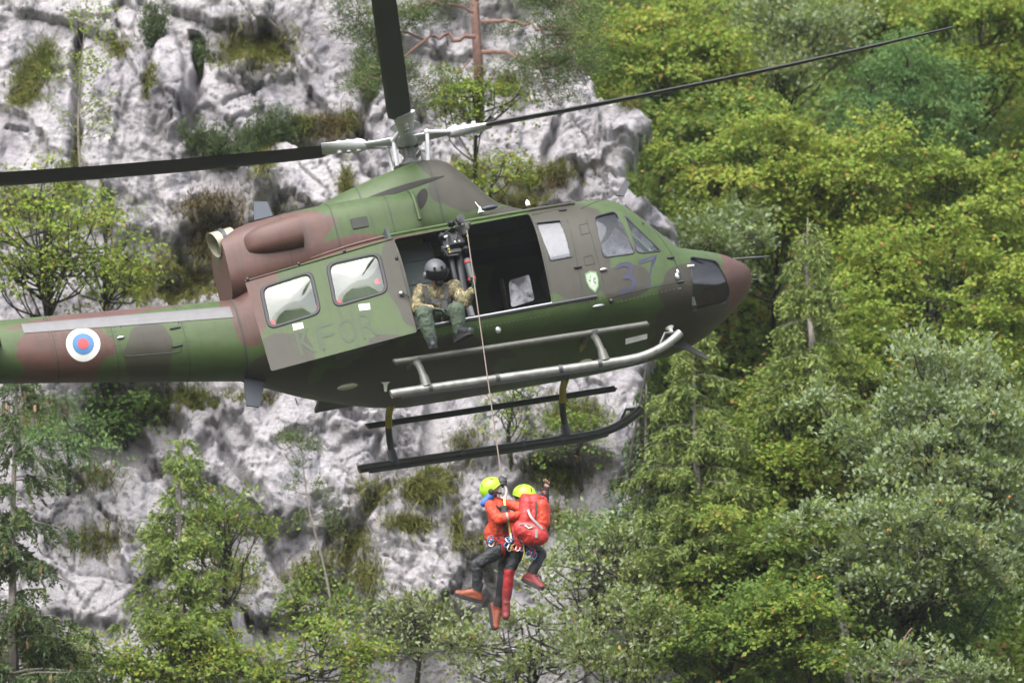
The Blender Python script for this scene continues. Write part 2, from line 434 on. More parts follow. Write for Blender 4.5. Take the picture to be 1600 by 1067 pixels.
def curvept(P, n):
    """smooth path through points (Catmull-Rom)"""
    P = [Vector(p) for p in P]; out = []
    for i in range(len(P) - 1):
        a = P[max(i - 1, 0)]; b = P[i]; c = P[i + 1]; d = P[min(i + 2, len(P) - 1)]
        for k in range(n):
            t = k / n
            out.append(.5 * ((2 * b) + (c - a) * t + (2 * a - 5 * b + 4 * c - d) * t * t + (3 * b - a - 3 * c + d) * t ** 3))
    out.append(P[-1]); return out
def roundpoly(P, r, n=4):
    """2-D polygon with rounded corners"""
    P = [Vector((p[0], p[1])) for p in P]; out = []; k = len(P)
    for i in range(k):
        a, b, c = P[i - 1], P[i], P[(i + 1) % k]
        u = (a - b); v = (c - b); q = min(r, u.length * .45, v.length * .45)
        p0 = b + u.normalized() * q; p1 = b + v.normalized() * q
        for j in range(n + 1):
            t = j / n; out.append(p0 * (1 - t) ** 2 + b * 2 * t * (1 - t) + p1 * t * t)
    return out

# ------------------------------------------------------------------ terrain: ground, hillside, limestone cliff
def hash2(ix, iz, seed):
    h = (ix.astype(np.int64) * 374761393 + iz.astype(np.int64) * 668265263 + seed * 974634777) & 0xffffffff
    h = ((h ^ (h >> 13)) * 1274126177) & 0xffffffff
    h = h ^ (h >> 16)
    return (h & 0xffffff) / float(0x1000000)
def vnoise(x, z, seed):
    ix, iz = np.floor(x), np.floor(z); fx, fz = x - ix, z - iz
    ux, uz = fx * fx * fx * (fx * (fx * 6 - 15) + 10), fz * fz * fz * (fz * (fz * 6 - 15) + 10)
    a, b = hash2(ix, iz, seed), hash2(ix + 1, iz, seed); c, d = hash2(ix, iz + 1, seed), hash2(ix + 1, iz + 1, seed)
    return (a * (1 - ux) + b * ux) * (1 - uz) + (c * (1 - ux) + d * ux) * uz * 1.0
def fbm(x, z, seed, octv=5, gain=.5):
    s = 0; a = 1; t = 0
    for o in range(octv):
        s = s + a * (vnoise(x * 2 ** o + 17.3 * o, z * 2 ** o + 9.1 * o, seed + o) - .5); t += a; a *= gain
    return s / t * 2
def ridged(x, z, seed, octv=5, gain=.5):
    s = 0; a = 1; t = 0
    for o in range(octv):
        s = s + a * (1 - np.abs(2 * vnoise(x * 2 ** o + 17.3 * o, z * 2 ** o + 9.1 * o, seed + o) - 1)); t += a; a *= gain
    return s / t
def facets(x, z, seed, tilt=1.0):
    """broken blocks: every Voronoi cell is a tilted plane"""
    ix, iz = np.floor(x), np.floor(z)
    best = np.full(x.shape, 9.); second = np.full(x.shape, 9.); val = np.zeros(x.shape)
    for i in (-1, 0, 1):
        for j in (-1, 0, 1):
            cx_, cz_ = ix + i, iz + j
            px_ = cx_ + hash2(cx_, cz_, seed); pz_ = cz_ + hash2(cx_, cz_, seed + 1)
            d = (x - px_) ** 2 + (z - pz_) ** 2
            v = hash2(cx_, cz_, seed + 2) - .5 + tilt * ((x - px_) * (hash2(cx_, cz_, seed + 3) - .5) + (z - pz_) * (hash2(cx_, cz_, seed + 4) - .65))
            m = d < best
            second = np.where(m, best, np.minimum(second, d)); val = np.where(m, v, val); best = np.where(m, d, best)
    return val, np.sqrt(second) - np.sqrt(best)

def XZ(px, py, Y=106.):
    p = YW(px, py, Y); return p.x, p.z
# right-hand edge of the rock, read down the picture
EDGE = [(-300, 800), (-100, 850), (0, 893), (60, 922), (125, 965), (145, 1005), (165, 1030), (190, 1008), (225, 992), (255, 985), (285, 1000), (310, 1035), (340, 1068), (380, 1076),
        (450, 1060), (560, 1015), (650, 1005), (760, 1015), (860, 1035), (950, 1065), (1100, 1090), (1400, 1120)]
edge_z = np.array([XZ(800, e[0])[1] for e in EDGE])[::-1]; edge_x = np.array([XZ(e[1], 533)[0] for e in EDGE])[::-1]
# (px, py, rx, ry, push towards the viewer in metres)
BUMPS = [(985, 165, 48, 38, .55), (490, 262, 95, 75, .75), (430, 300, 50, 50, .3), (935, 265, 95, 75, .55), (460, 700, 150, 130, .45), (640, 880, 120, 110, .5), (255, 75, 26, 110, .40), (55, 200, 60, 120, .35),
         (180, 180, 60, 140, .18), (400, 110, 95, 80, .25), (760, 60, 150, 120, -.35), (200, 645, 75, 75, -.9), (905, 745, 80, 50, -.5), (345, 690, 45, 40, -.5), (330, 350, 60, 60, -.7), (240, 400, 80, 60, -.4),
         (110, 900, 110, 110, .4), (300, 560, 60, 60, -.4), (1040, 345, 40, 40, .3), (560, 640, 70, 50, .25), (770, 650, 60, 60, .2), (690, 160, 50, 90, -.25), (500, 165, 60, 22, .25), (390, 60, 60, 20, .25), (780, 300, 80, 25, .35),
         (400, 870, 60, 70, -.3), (730, 790, 40, 60, .2)]
CRACKS = [([(118, -10), (112, 110), (118, 200), (106, 275)], 9, .55), ([(297, 0), (304, 60), (296, 130), (283, 170)], 11, .55), ([(232, 40), (228, 110)], 6, .25), ([(575, 60), (560, 190), (585, 260)], 9, .3),
          ([(330, 600), (350, 700), (420, 800), (440, 900)], 12, .35), ([(620, 600), (590, 700), (600, 770)], 8, .25), ([(700, 740), (720, 860)], 10, .3), ([(870, 120), (850, 240)], 8, .3), ([(0, 160), (40, 170)], 5, .25),
          ([(530, 930), (560, 830), (600, 780)], 14, .35), ([(350, 120), (400, 80)], 6, .2), ([(440, 250), (445, 350)], 7, .25), ([(905, 230), (900, 330)], 7, .25)]
gx = np.arange(-9.0, 4.3, .029); gz = np.arange(29.5, 47.5, .033)
GX, GZ = np.meshgrid(gx, gz)
def cliff_depth(X, Z):
    # beds dip to the lower left, joints stand steep
    A = X * .88 + Z * .47; B = Z * .88 - X * .47
    wx = A + .45 * fbm(X * .8, Z * .8, 5, 5, .6); wz = B + .45 * fbm(X * .8, Z * .8, 55, 5, .6)
    d = .55 * fbm(X * .28, Z * .22, 11, 3)
    v1, e1 = facets(wx * .75, wz * .36, 21, 1.5); d = d + .34 * v1
    wx2 = A + .20 * fbm(X * 2, Z * 2, 6, 5, .65); wz2 = B + .20 * fbm(X * 2, Z * 2, 56, 5, .65)
    v2, e2 = facets(wx2 * 2.0, wz2 * 1.0, 31, 1.6); d = d + .10 * v2
    wx3 = A + .07 * fbm(X * 6, Z * 6, 8, 4, .65); wz3 = B + .07 * fbm(X * 6, Z * 6, 58, 4, .65)
    v3, e3 = facets(wx3 * 5.5, wz3 * 3.0, 41, 1.5)
    v4, e4 = facets(wx3 * 12, wz3 * 8, 47, 1.5)
    v5, e5 = facets(wx3 * 24, wz3 * 15, 49, 1.6)
    amp = np.clip(.55 + 1.5 * fbm(X * .55, Z * .55, 71, 3), .10, 1.1)
    d = d + (.050 * v3 + .032 * v4) * (amp + .1) + .018 * v5 * (amp + .3)
    msk = np.clip(4 * fbm(X * .9, Z * .9, 73, 3), 0, 1)
    d = d - msk * (.10 * np.clip(1 - e1 / .05, 0, 1) + .05 * np.clip(1 - e2 / .06, 0, 1))
    r = ridged(A * 2.2, B * 1.1, 81, 6, .6); d = d + .13 * (r - .6) * amp
    d = d + .030 * fbm(X * 7, Z * 7, 91, 5, .72) * (.3 + amp)
    # thin fissures along the joints and across the beds
    for fr_, fz_, sd_, w_, dp_ in ((.9, .22, 201, .018, .17), (1.3, .30, 211, .016, .13), (.30, 1.1, 203, .013, .09), (2.6, .6, 205, .022, .06), (1.4, 2.4, 207, .020, .045), (4.5, 1.6, 209, .035, .03)):
        q_ = fbm(A * fr_ + .2 * fbm(X * 2, Z * 2, sd_ + 40, 3), B * fz_, sd_, 4, .5); gate = np.clip(.4 + 3 * fbm(X * .8, Z * .8, sd_ + 60, 2), 0, 1)
        d = d - dp_ * gate * np.clip(1 - np.abs(q_) / w_, 0, 1)
    mpp = MPP(106.)
    for (px, py, rx, ry, h) in BUMPS:
        cx_, cz_ = XZ(px, py)
        q = np.sqrt(((X - cx_) / (rx * mpp)) ** 2 + ((Z - cz_) / (ry * mpp)) ** 2 + 1e-9) + .6 * fbm(X * 1.8, Z * 1.8, int(px + py), 5, .6)
        d = d + .75 * h * (1 / (1 + np.exp(np.clip((q - 1) * 20, -30, 30))))
    for (pl, w, dep) in CRACKS:
        dist = np.full(X.shape, 9.)
        Q = [XZ(*p) for p in pl]
        xx = X + .10 * fbm(X * 3, Z * 3, 7, 3)
        for (ax, az), (bx, bz) in zip(Q[:-1], Q[1:]):
            L2 = (bx - ax) ** 2 + (bz - az) ** 2
            t = np.clip(((xx - ax) * (bx - ax) + (Z - az) * (bz - az)) / L2, 0, 1)
            dist = np.minimum(dist, np.hypot(xx - ax - t * (bx - ax), Z - az - t * (bz - az)))
        d = d - dep * np.clip(1 - dist / (w * mpp), 0, 1) ** .7
    Y = 106.3 + (Z - 38) * .17 - d
    ex = np.interp(Z, edge_z, edge_x) + .13 * fbm(Z * 2.6, Z * 0 + 3, 99, 5, .65) - .04
    k = ex - X + .09 * fbm(X * 3.5, Z * 3.5, 98, 4, .6)
    global BACK
    BACK = np.where(k < 0, np.minimum(-k * 130, 28), 0)
    Y = Y + np.where(k < 0, np.minimum(-k * 130, 28), 0) + .28 * (1 - np.sqrt(np.clip(1 - (1 - np.clip(k / .28, 0, 1)) ** 2, 0, 1)))
    return Y
GY = cliff_depth(GX, GZ)
def gridmesh(name, X, Y, Z, keep=None):
    n, m = X.shape
    me = bpy.data.meshes.new(name)
    co = np.stack([X, Y, Z], -1).reshape(-1, 3).astype(np.float32)
    idx = np.arange(n * m).reshape(n, m)
    q = np.stack([idx[:-1, :-1], idx[:-1, 1:], idx[1:, 1:], idx[1:, :-1]], -1).reshape(-1, 4)
    if keep is not None: q = q[keep.ravel()[q].all(1)]
    return fastmesh(me, co, q)
def fastmesh(me, co, q, tint=None):
    nv, nf, k = len(co), len(q), q.shape[1]
    me.vertices.add(nv); me.vertices.foreach_set('co', np.ascontiguousarray(co, np.float32).ravel())
    me.loops.add(nf * k); me.loops.foreach_set('vertex_index', np.ascontiguousarray(q, np.int32).ravel())
    me.polygons.add(nf); me.polygons.foreach_set('loop_start', np.arange(nf, dtype=np.int32) * k)
    me.polygons.foreach_set('loop_total', np.full(nf, k, np.int32))
    if tint is not None:
        a = me.attributes.new('tint', 'FLOAT', 'FACE'); a.data.foreach_set('value', np.ascontiguousarray(tint, np.float32))
    me.update(calc_edges=True)
    return me
cl = link('cliff', gridmesh('cliff', GX, np.minimum(GY, GY - BACK + .5), GZ, BACK < 6), 'limestone', None, 0)
tag(cl, kind='structure')
def cliffY(x, z):
    i = np.clip((np.asarray(z) - gz[0]) / .033, 0, len(gz) - 2); j = np.clip((np.asarray(x) - gx[0]) / .029, 0, len(gx) - 2)
    i0, j0 = i.astype(int), j.astype(int); a, b = i - i0, j - j0
    return (GY[i0, j0] * (1 - a) + GY[i0 + 1, j0] * a) * (1 - b) + (GY[i0, j0 + 1] * (1 - a) + GY[i0 + 1, j0 + 1] * a) * b
def hillY(x, z):
    x = np.asarray(x, float); z = np.asarray(z, float)
    return 107.6 + (z - 33) * .62 + .7 * fbm(x * .3, z * .3, 120, 3)
hx = np.arange(-60, 60.1, .8); hz = np.concatenate([np.arange(-6, 28, 1.5), np.arange(28, 52, .4), np.arange(52, 75, 1.5)])
HX, HZ = np.meshgrid(hx, hz)
hill = link('hillside', gridmesh('hillside', HX, hillY(HX, HZ), HZ), 'forest_soil', None, 0); tag(hill, kind='structure')
g = MB().add([(-400, -400, -1.7), (400, -400, -1.7), (400, 100, -1.7), (-400, 100, -1.7)], [(0, 1, 2, 3)]).build('ground', 'meadow', None, 0); tag(g, kind='structure')

# the far side of the valley, behind the viewer (seen only in the window reflections)
ox = np.arange(-380, 381, 10.); oz = np.linspace(0, 1, 14)
OX, OT = np.meshgrid(ox, oz)
OH = 62 + 26 * fbm(ox * .012, ox * 0 + 2, 400, 4)
ops = link('far_slope', gridmesh('far_slope', OX, -250 - 110 * OT + 8 * fbm(OX * .03, OT * 3, 410, 3), -4 + OT * OH[None, :]), 'far_wood', None, 0); tag(ops, kind='structure')

# ------------------------------------------------------------------ helicopter (x forward, y to port, z up)
heli = empty('helicopter', HO, 'dark green and brown camouflaged twin-engine helicopter hovering nose-up before the cliff', 'helicopter')
heli.rotation_euler = Matrix((HF, HL, HU)).transposed().to_euler()
ST = [  # x, zb, zm, zt, w, nu, nl
    (-3.06, -.37, .08, .62, .46, 2.4, 2.4), (-2.75, -.50, 0, .73, .64, 2.6, 2.4), (-2.1, -.72, -.2, .86, .96, 3, 2.4), (-1.3, -.87, -.42, .95, 1.26, 3.3, 2.6), (-.9, -.92, -.48, .97, 1.32, 3.3, 2.6),
    (.4, -.94, -.5, .98, 1.32, 3.3, 2.6), (1.4, -.95, -.5, .96, 1.31, 3.2, 2.6), (1.85, -.95, -.48, .915, 1.27, 3.1, 2.6), (2.02, -.95, -.47, .80, 1.245, 3.0, 2.6), (2.3, -.94, -.45, .45, 1.19, 2.8, 2.5), (2.56, -.93, -.42, .13, 1.10, 2.6, 2.5),
    (2.8, -.88, -.4, .095, .97, 2.4, 2.4), (3.1, -.74, -.36, .05, .74, 2.2, 2.2), (3.35, -.58, -.31, -.045, .48, 2.1, 2.1), (3.5, -.44, -.27, -.13, .27, 2, 2), (3.575, -.29, -.25, -.21, .05, 2, 2)]
def interp(tab, x):
    xs = [t[0] for t in tab]
    x = min(max(x, xs[0]), xs[-1])
    i = max(0, min(len(tab) - 2, next((k for k in range(len(tab) - 1) if x <= xs[k + 1]), len(tab) - 2)))
    h = xs[i + 1] - xs[i]; t = (x - xs[i]) / h; out = []
    for c in range(1, len(tab[0])):
        def sl(k):
            if k <= 0 or k >= len(tab) - 1: kk = 0 if k <= 0 else len(tab) - 2; return (tab[kk + 1][c] - tab[kk][c]) / (xs[kk + 1] - xs[kk])
            d0 = (tab[k][c] - tab[k - 1][c]) / (xs[k] - xs[k - 1]); d1 = (tab[k + 1][c] - tab[k][c]) / (xs[k + 1] - xs[k])
            return 0 if d0 * d1 <= 0 else 2 * d0 * d1 / (d0 + d1)
        p0, p1 = tab[i][c], tab[i + 1][c]; m0, m1 = sl(i) * h, sl(i + 1) * h
        out.append((2 * t ** 3 - 3 * t ** 2 + 1) * p0 + (t ** 3 - 2 * t ** 2 + t) * m0 + (-2 * t ** 3 + 3 * t ** 2) * p1 + (t ** 3 - t ** 2) * m1)
    return out
def sec(x, p, n=72, ins=0):
    zb, zm, zt, w, nu, nl = p; out = []
    w = max(w - ins, .01); zt -= ins; zb += ins
    for j in range(n):
        a = 2 * math.pi * (j + .5) / n; c, s = math.cos(a), math.sin(a)
        q, hh = (nu, zt - zm) if s >= 0 else (nl, zm - zb)
        out.append(Vector((x, w * math.copysign(abs(c) ** (2 / q), c), zm + hh * math.copysign(abs(s) ** (2 / q), s))))
    return out
def side_y(x, z, tab=None, off=.004):
    zb, zm, zt, w, nu, nl = interp(tab or ST, x)
    q, hh = (nu, zt - zm) if z >= zm else (nl, zm - zb)
    k = min(abs(z - zm) / hh, .999)
    return -(w * (1 - k ** q) ** (1 / q) + off)
def HS(px, py, tab=None, off=.004):
    """point on the starboard skin seen in that direction"""
    y = -1.2 if tab is None else -.4
    for _ in range(14):
        p = H(px, py, y); y = .5 * y + .5 * side_y(p.x, p.z, tab, off)
    return Vector((p.x, side_y(p.x, p.z, tab, off), p.z))
def loftmesh(tab, xs, n=72, ins=0):
    return MB().rings([sec(x, interp(tab, x), n, ins) for x in xs])
xs = list(np.arange(-3.06, 3.3, .07)) + [3.3, 3.36, 3.42, 3.47, 3.51, 3.54, 3.56, 3.575]
base = loftmesh(ST, xs).build('fuselage_blank', ['camouflage_paint', 'cabin_trim'], None, 0)
gbase = loftmesh(ST, xs, ins=.008).build('glass_blank', 'rubber', None, 0)
for o, t, off in ((base, .035, -1), (gbase, .008, -1)):
    m = o.modifiers.new('s', 'SOLIDIFY'); m.thickness = t; m.offset = off
    if o is base: m.material_offset = 1
def bake(o, mods=True):
    me = evaluated(o); o.modifiers.clear(); old = o.data; o.data = me; bpy.data.meshes.remove(old); return o
bake(base); bake(gbase)
def cutter(poly, y0, y1):
    return MB().prism([(p[0], y0, p[1]) for p in poly], (0, y1 - y0, 0)).build('cut', 'rubber', None, 0)
def boolean(o, c, op):
    m = o.modifiers.new('b', 'BOOLEAN'); m.operation = op; m.object = c; m.solver = 'EXACT'
    return bake(o)
def pane(name, c, mat, parent):
    o = bpy.data.objects.new('tmp', gbase.data.copy()); col.objects.link(o)
    boolean(o, c, 'INTERSECT'); me = o.data.copy(); me.materials.clear(); drop(o)
    return link(name, me, mat, parent, 30)
def rim(poly, r, name, mat, parent, mirror=False, off=0.0):
    s = -1 if mirror else 1
    return MB().tube([(p[0], s * side_y(p[0], p[1], None, off), p[1]) for p in poly], r, 6, closed=True).build(name, mat, parent)
def pxpoly(P, y, r=.06):
    return roundpoly([(lambda q: (q.x, q.z))(H(a, b, y)) for a, b in P], r)
DOOR_OPEN = [(-1.06, -.553), (.665, -.553), (.735, .735), (-1.02, .715)]
c = cutter(roundpoly(DOOR_OPEN, .05), -1.7, -.45); boolean(base, c, 'DIFFERENCE'); drop(c)
PANES = []
CW1 = pxpoly([(926, 342), (962, 329), (990, 402), (939, 411)], -1.12, .07)
CW2 = pxpoly([(974, 338), (1030, 397), (1000, 403), (991, 401)], -1.08, .03)
HP = pxpoly([(838, 347), (876, 343), (891, 406), (858, 412)], -1.2, .015)
CH = pxpoly([(1070, 416), (1116, 413), (1143, 452), (1137, 466), (1076, 492), (1072, 450)], -.72, .05)
FW1 = pxpoly([(790, 446), (824, 436), (836, 472), (797, 484)], 1.3, .05)
FW2 = [(p[0] - .82, p[1]) for p in FW1]
win_specs = [('cockpit_window', CW1, -1, 'cockpit_pane'), ('quarter_window', CW2, -1, 'cockpit_pane'), ('panel_window', HP, -1, 'acrylic_pane'), ('chin_window', CH, -1, 'chin_pane'),
             ('cockpit_window', CW1, 1, 'cockpit_pane'), ('quarter_window', CW2, 1, 'cockpit_pane'), ('chin_window', CH, 1, 'chin_pane'), ('cabin_window', FW1, 1, 'cockpit_pane'), ('cabin_window', FW2, 1, 'cockpit_pane')]
for nm, poly, s, mt in win_specs:
    c = cutter(poly, s * .30 if nm == 'chin_window' else s * .55, s * 1.8); boolean(base, c, 'DIFFERENCE')
    w = pane(nm, c, mt, heli); drop(c)
    rim(poly, .012, 'seal', 'rubber', w, s > 0)
# windscreens
for s in (-1, 1):
    yz = roundpoly([(s * .07, .17), (s * .90, .19), (s * .80, .74), (s * .07, .76)], .06)
    c = MB().prism([(1.75, p[0], p[1]) for p in yz], (1.3, 0, 0)).build('cut', 'rubber', None, 0)
    boolean(base, c, 'DIFFERENCE'); w = pane('windscreen', c, 'cockpit_pane', heli); drop(c)
me = base.data.copy(); drop(base); drop(gbase)
me.materials.clear()
fus = link('fuselage', me, ['camouflage_paint', 'cabin_trim'], heli, 35)
def strip(path, r, name, mat, parent, n=6): return MB().tube(path, r, n).build(name, mat, parent)
# cabin interior
MB().box((.15, 0, -.60), (4.4, 2.30, .05)).build('cabin_floor', 'cabin_trim', heli)
MB().box((.1, 0, .83), (2.5, 1.7, .03)).build('cabin_ceiling', 'cabin_trim', heli)
MB().box((-1.09, 0, .1), (.04, 2.3, 1.5)).build('rear_bulkhead', 'cabin_quilt', heli)
b = MB().box((-.75, 0, .13), (.62, 1.1, 1.36), bev=.04)
for i in range(4): b.box((-.75, -.556, -.35 + i * .3), (.58, .014, .012))
b.build('transmission_housing', 'cabin_quilt', heli)
MB().box((.35, 1.17, -.02), (1.5, .03, .0001 + .02)).build('far_door_rib', 'cabin_brown', heli)
p = H(768, 447, 1.2); MB().box((p.x, 1.19, p.z), (.16, .01, .18)).build('placard', 'white_paint', heli)
b = MB()
for a in (45, -45): b.box((p.x, 1.182, p.z), (.17, .006, .03), Matrix.Rotation(R(a), 3, 'Y'))
b.build('placard_cross', 'red_paint', heli)
for x0 in (.12, -.75):
    MB().box((x0 + .35, 1.18, -.36), (.78, .02, .34), bev=.008).build('far_door_panel', 'cabin_brown', heli)
b = MB().tube([(.62, 1.15, -.5), (.70, 1.08, .7)], .03, 8); b.build('door_post', 'cabin_brown', heli)
# cockpit: seats, panel
for s in (-1, 1):
    sm = MB().box((1.45, s * .58, -.25), (.5, .5, .12), bev=.03).box((1.22, s * .58, .12), (.12, .5, .75), Matrix.Rotation(R(-10), 3, 'Y'), bev=.03)
    sm.build('pilot_seat', 'cabin_trim', heli)
MB().box((2.35, 0, -.05), (.3, 1.6, .32), bev=.05).box((2.2, 0, -.4), (.5, .35, .5), bev=.03).build('instrument_panel', 'black_metal', heli)
for s in (-1, 1): MB().box((2.62, s * .45, -.62), (.05, .22, .12)).tube([(2.5, s * .45, -.5), (2.66, s * .45, -.64)], .02).build('pedal', 'gunmetal', heli)
MB().box((2.35, 0, -.78), (.8, 1.0, .03)).build('chin_floor', 'cream_metal', heli)
# tail boom
BT = [(-9.0, .62, .89, 1.18, .20, 2.3, 2.3), (-6.05, .15, .5, .925, .33, 2.3, 2.4), (-3.04, -.372, .08, .625, .465, 2.4, 2.5)]
boom = loftmesh(BT, list(np.arange(-9.0, -3.1, .2)) + [-3.04], 48).build('tail_boom', 'camouflage_paint', heli)
MB().rings([sec(-3.055, interp(ST, -3.05), 48, -.006), sec(-3.03, interp(ST, -3.03), 48, -.006)], caps=False).build('joint_band', 'seal_dark', boom)
# pale strip along the boom shoulder
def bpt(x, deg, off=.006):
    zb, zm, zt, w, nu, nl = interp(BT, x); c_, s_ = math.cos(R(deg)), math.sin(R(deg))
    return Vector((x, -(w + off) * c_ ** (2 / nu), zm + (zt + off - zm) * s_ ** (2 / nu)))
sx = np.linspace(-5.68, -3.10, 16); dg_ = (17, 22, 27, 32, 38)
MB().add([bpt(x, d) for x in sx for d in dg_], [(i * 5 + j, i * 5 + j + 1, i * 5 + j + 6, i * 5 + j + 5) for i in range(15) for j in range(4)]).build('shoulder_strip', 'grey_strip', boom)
for x in (-3.75, -4.62, -5.35, -6.3):
    MB().rings([sec(x, interp(BT, x), 48, -.0035), sec(x + .012, interp(BT, x + .012), 48, -.0035)], caps=False).build('boom_seam', 'seal_dark', boom)
    for dx_ in (-.03, .045):
        rb_ = MB()
        for v in sec(x + dx_, interp(BT, x + dx_), 60, -.001):
            if v.y < 0: rb_.ell(v, (.006, .006, .006), n=5, m=3)
        tag(rb_.build('rivet_row', 'seal_dark', boom, 0), kind='stuff')
# roundel: white, blue, red
pc = HS(130, 537, BT)
for rr, mt, nm, of in ((.212, 'white_paint', 'roundel_ring', .004), (.135, 'blue_paint', 'roundel_ring', .007), (.068, 'red_paint', 'roundel_centre', .010)):
    rings = []
    for q in (1, .66, .33, .05):
        rings.append([(lambda x, z: Vector((x, side_y(x, z, BT, of), z)))(pc.x + rr * q * math.cos(a * math.pi / 20), pc.z + rr * q * math.sin(a * math.pi / 20)) for a in range(40)])
    MB().rings(rings, caps=False).build(nm, mt, boom)
# boom access hatch
hp = [HS(a, b_, BT, .004) for a, b_ in [(188, 503), (278, 497), (284, 550), (192, 557)]]
hp2 = roundpoly([(p.x, p.z) for p in hp], .06)
MB().tube([(p[0], side_y(p[0], p[1], BT, .0), p[1]) for p in hp2], .0065, 5, closed=True).build('hatch', 'seal_dark', boom)
p = HS(189, 527, BT, .012); MB().ell(p, (.05, .015, .02)).build('hatch_latch', 'steel', boom)
for a, b_ in ((274, 512), (277, 540)):
    p = HS(a, b_, BT, .01); MB().box(p, (.14, .02, .022), bev=.005).build('hatch_hinge', 'black_metal', boom)
# stabiliser and fin (their ends lie outside the picture)
for s in (-1, 1):
    sg = []
    for k in range(9):
        t = k / 8; y = s * (.28 + 1.15 * t); c = .75 - .2 * t
        sg.append([Vector((-6.35 + c * .5 * math.cos(a) - .1 * t, y, .50 + .045 * math.sin(a) * (1.2 if math.cos(a) > 0 else .6))) for a in [2 * math.pi * j / 14 for j in range(14)]])
    MB().rings(sg).build('stabiliser', 'black_metal', heli)
MB().prism([(-8.6, -.04, 1.0), (-9.1, -.04, .7), (-10.0, -.04, 2.6), (-9.35, -.04, 2.7)], (0, .08, 0)).build('tail_fin', 'camouflage_paint', heli)
# engine cowling
CT = [(-3.02, .55, 1.0, 1.43, .50, 3.2, 3), (-2.6, .55, 1.0, 1.51, .60, 3.6, 3), (-1.84, .6, 1.05, 1.555, .66, 3.6, 3), (-1.2, .6, 1.05, 1.56, .68, 3.4, 3), (-.56, .65, 1.1, 1.53, .69, 3.2, 3)]
cowl = MB().rings([sec(x, interp(CT, x), 48) for x in np.arange(-3.02, -.55, .08)] + [sec(-.56, interp(CT, -.56), 48), sec(-.545, interp(CT, -.56), 48, .012)] , caps=False).build('engine_cowling', 'camouflage_paint', heli)
MB().rings([sec(-.545, interp(CT, -.56), 48, .012), sec(-.56, interp(CT, -.56), 48, .03), sec(-.80, interp(CT, -.8), 48, .10)]).build('air_intake', 'seal_dark', cowl)
MB().rings([sec(-3.02, interp(CT, -3.02), 48, .004), sec(-3.0, interp(CT, -3.0), 48, .02)]).build('firewall', 'camouflage_paint', cowl)
MB().rings([sec(-1.62, interp(CT, -1.62), 48, -.004), sec(-1.605, interp(CT, -1.605), 48, -.004)], caps=False).build('cowling_seam', 'seal_dark', cowl)
MB().rings([sec(-.90, interp(CT, -.9), 48, -.003), sec(-.888, interp(CT, -.888), 48, -.003)], caps=False).build('cowling_seam', 'seal_dark', cowl)
MB().rings([sec(-2.24, interp(CT, -2.24), 48, -.003), sec(-2.23, interp(CT, -2.23), 48, -.003)], caps=False).build('cowling_seam', 'seal_dark', cowl)
p = HS(562, 348, CT, .006); MB().box(p, (.21, .015, .14), bev=.004).build('vent_grille', 'seal_dark', cowl)
# bulged oil-cooler fairing on the cowling side
pr = []
for k in range(15):
    t = k / 14; x = -2.78 + .72 * t
    g_ = math.sqrt(max(0, 1 - (1 - t) ** 2.4)); hz_ = .06 + .155 * g_; hy = .02 + .20 * g_
    cy_, cz_ = side_y(x, 1.16, CT, 0), 1.15 + .02 * t
    pr.append([Vector((x, cy_ + .05 - hy * abs(math.sin(a)) ** .8 * (1 if math.sin(a) > 0 else -.3), cz_ + hz_ * math.copysign(abs(math.cos(a)) ** .7, math.cos(a)))) for a in [2 * math.pi * j / 24 for j in range(24)]])
fair = MB().rings(pr).build('cooler_fairing', 'camouflage_paint', cowl, 50)
# exhausts
for s in (-1, 1):
    ax = Vector((-.95, s * .10, -.16)).normalized(); a_, b_, d_ = frame(ax)
    def er(h, ra, rb, skew=0): return [Vector((-2.92, s * .26, 1.34)) + d_ * (h * (1 if s < 0 else .3) + skew * math.sin(q)) + a_ * (ra * math.cos(q)) + b_ * (rb * math.sin(q)) for q in [2 * math.pi * j / 24 for j in range(24)]]
    ex = MB().rings([er(-.1, .165, .155), er(.08, .17, .16), er(.17, .175, .165, .02), er(.17, .165, .155, .02), er(.02, .15, .14)]).build('exhaust', 'cream_metal' if s < 0 else 'skid_green', heli)  # far duct is darker: its shade is put into the material
    MB().rings([er(.05, .155, .145), er(.04, .02, .02)]).build('exhaust_liner', 'soot_and_shade', ex)
    MB().rings([er(.02, .172, .162), er(.02, .186, .176), er(.07, .186, .176), er(.07, .172, .162)]).build('exhaust_band', 'gunmetal', ex)
# transmission fairing
DG = [(-1.8, .8, 1.2, 1.60, .22, 2.4, 3), (-1.2, .8, 1.25, 1.79, .40, 2.4, 3), (-.6, .8, 1.3, 1.93, .47, 2.5, 3), (-.22, .8, 1.3, 1.985, .49, 2.6, 3), (0, .8, 1.25, 1.95, .49, 2.6, 3), (.2, .8, 1.2, 1.76, .48, 2.6, 3),
      (.38, .8, 1.1, 1.48, .47, 2.6, 3), (.55, .8, 1.0, 1.24, .46, 2.6, 3), (.9, .8, .93, 1.06, .42, 2.6, 3), (1.25, .8, .9, .965, .34, 2.6, 3)]
dog = loftmesh(DG, list(np.arange(-1.8, 1.25, .06)) + [1.25], 48).build('transmission_fairing', 'camouflage_paint', heli)
for x in (-.21, -1.15): MB().rings([sec(x, interp(DG, x), 48, -.004), sec(x + .014, interp(DG, x + .014), 48, -.004)], caps=False).build('fairing_seam', 'seal_dark', dog)
rows = []
for k in range(25):
    t = k / 24; q0 = Vector((-1.18 + 1.12 * t, 0, 1.50 + .115 * t)); hh = .004 + .036 * math.sin(math.pi * min(1, t * 1.02)) ** .7
    rows.append([Vector((q0.x, side_y(q0.x, q0.z + hh * e, DG, .007), q0.z + hh * e)) for e in (1, .5, 0, -.5, -1)])
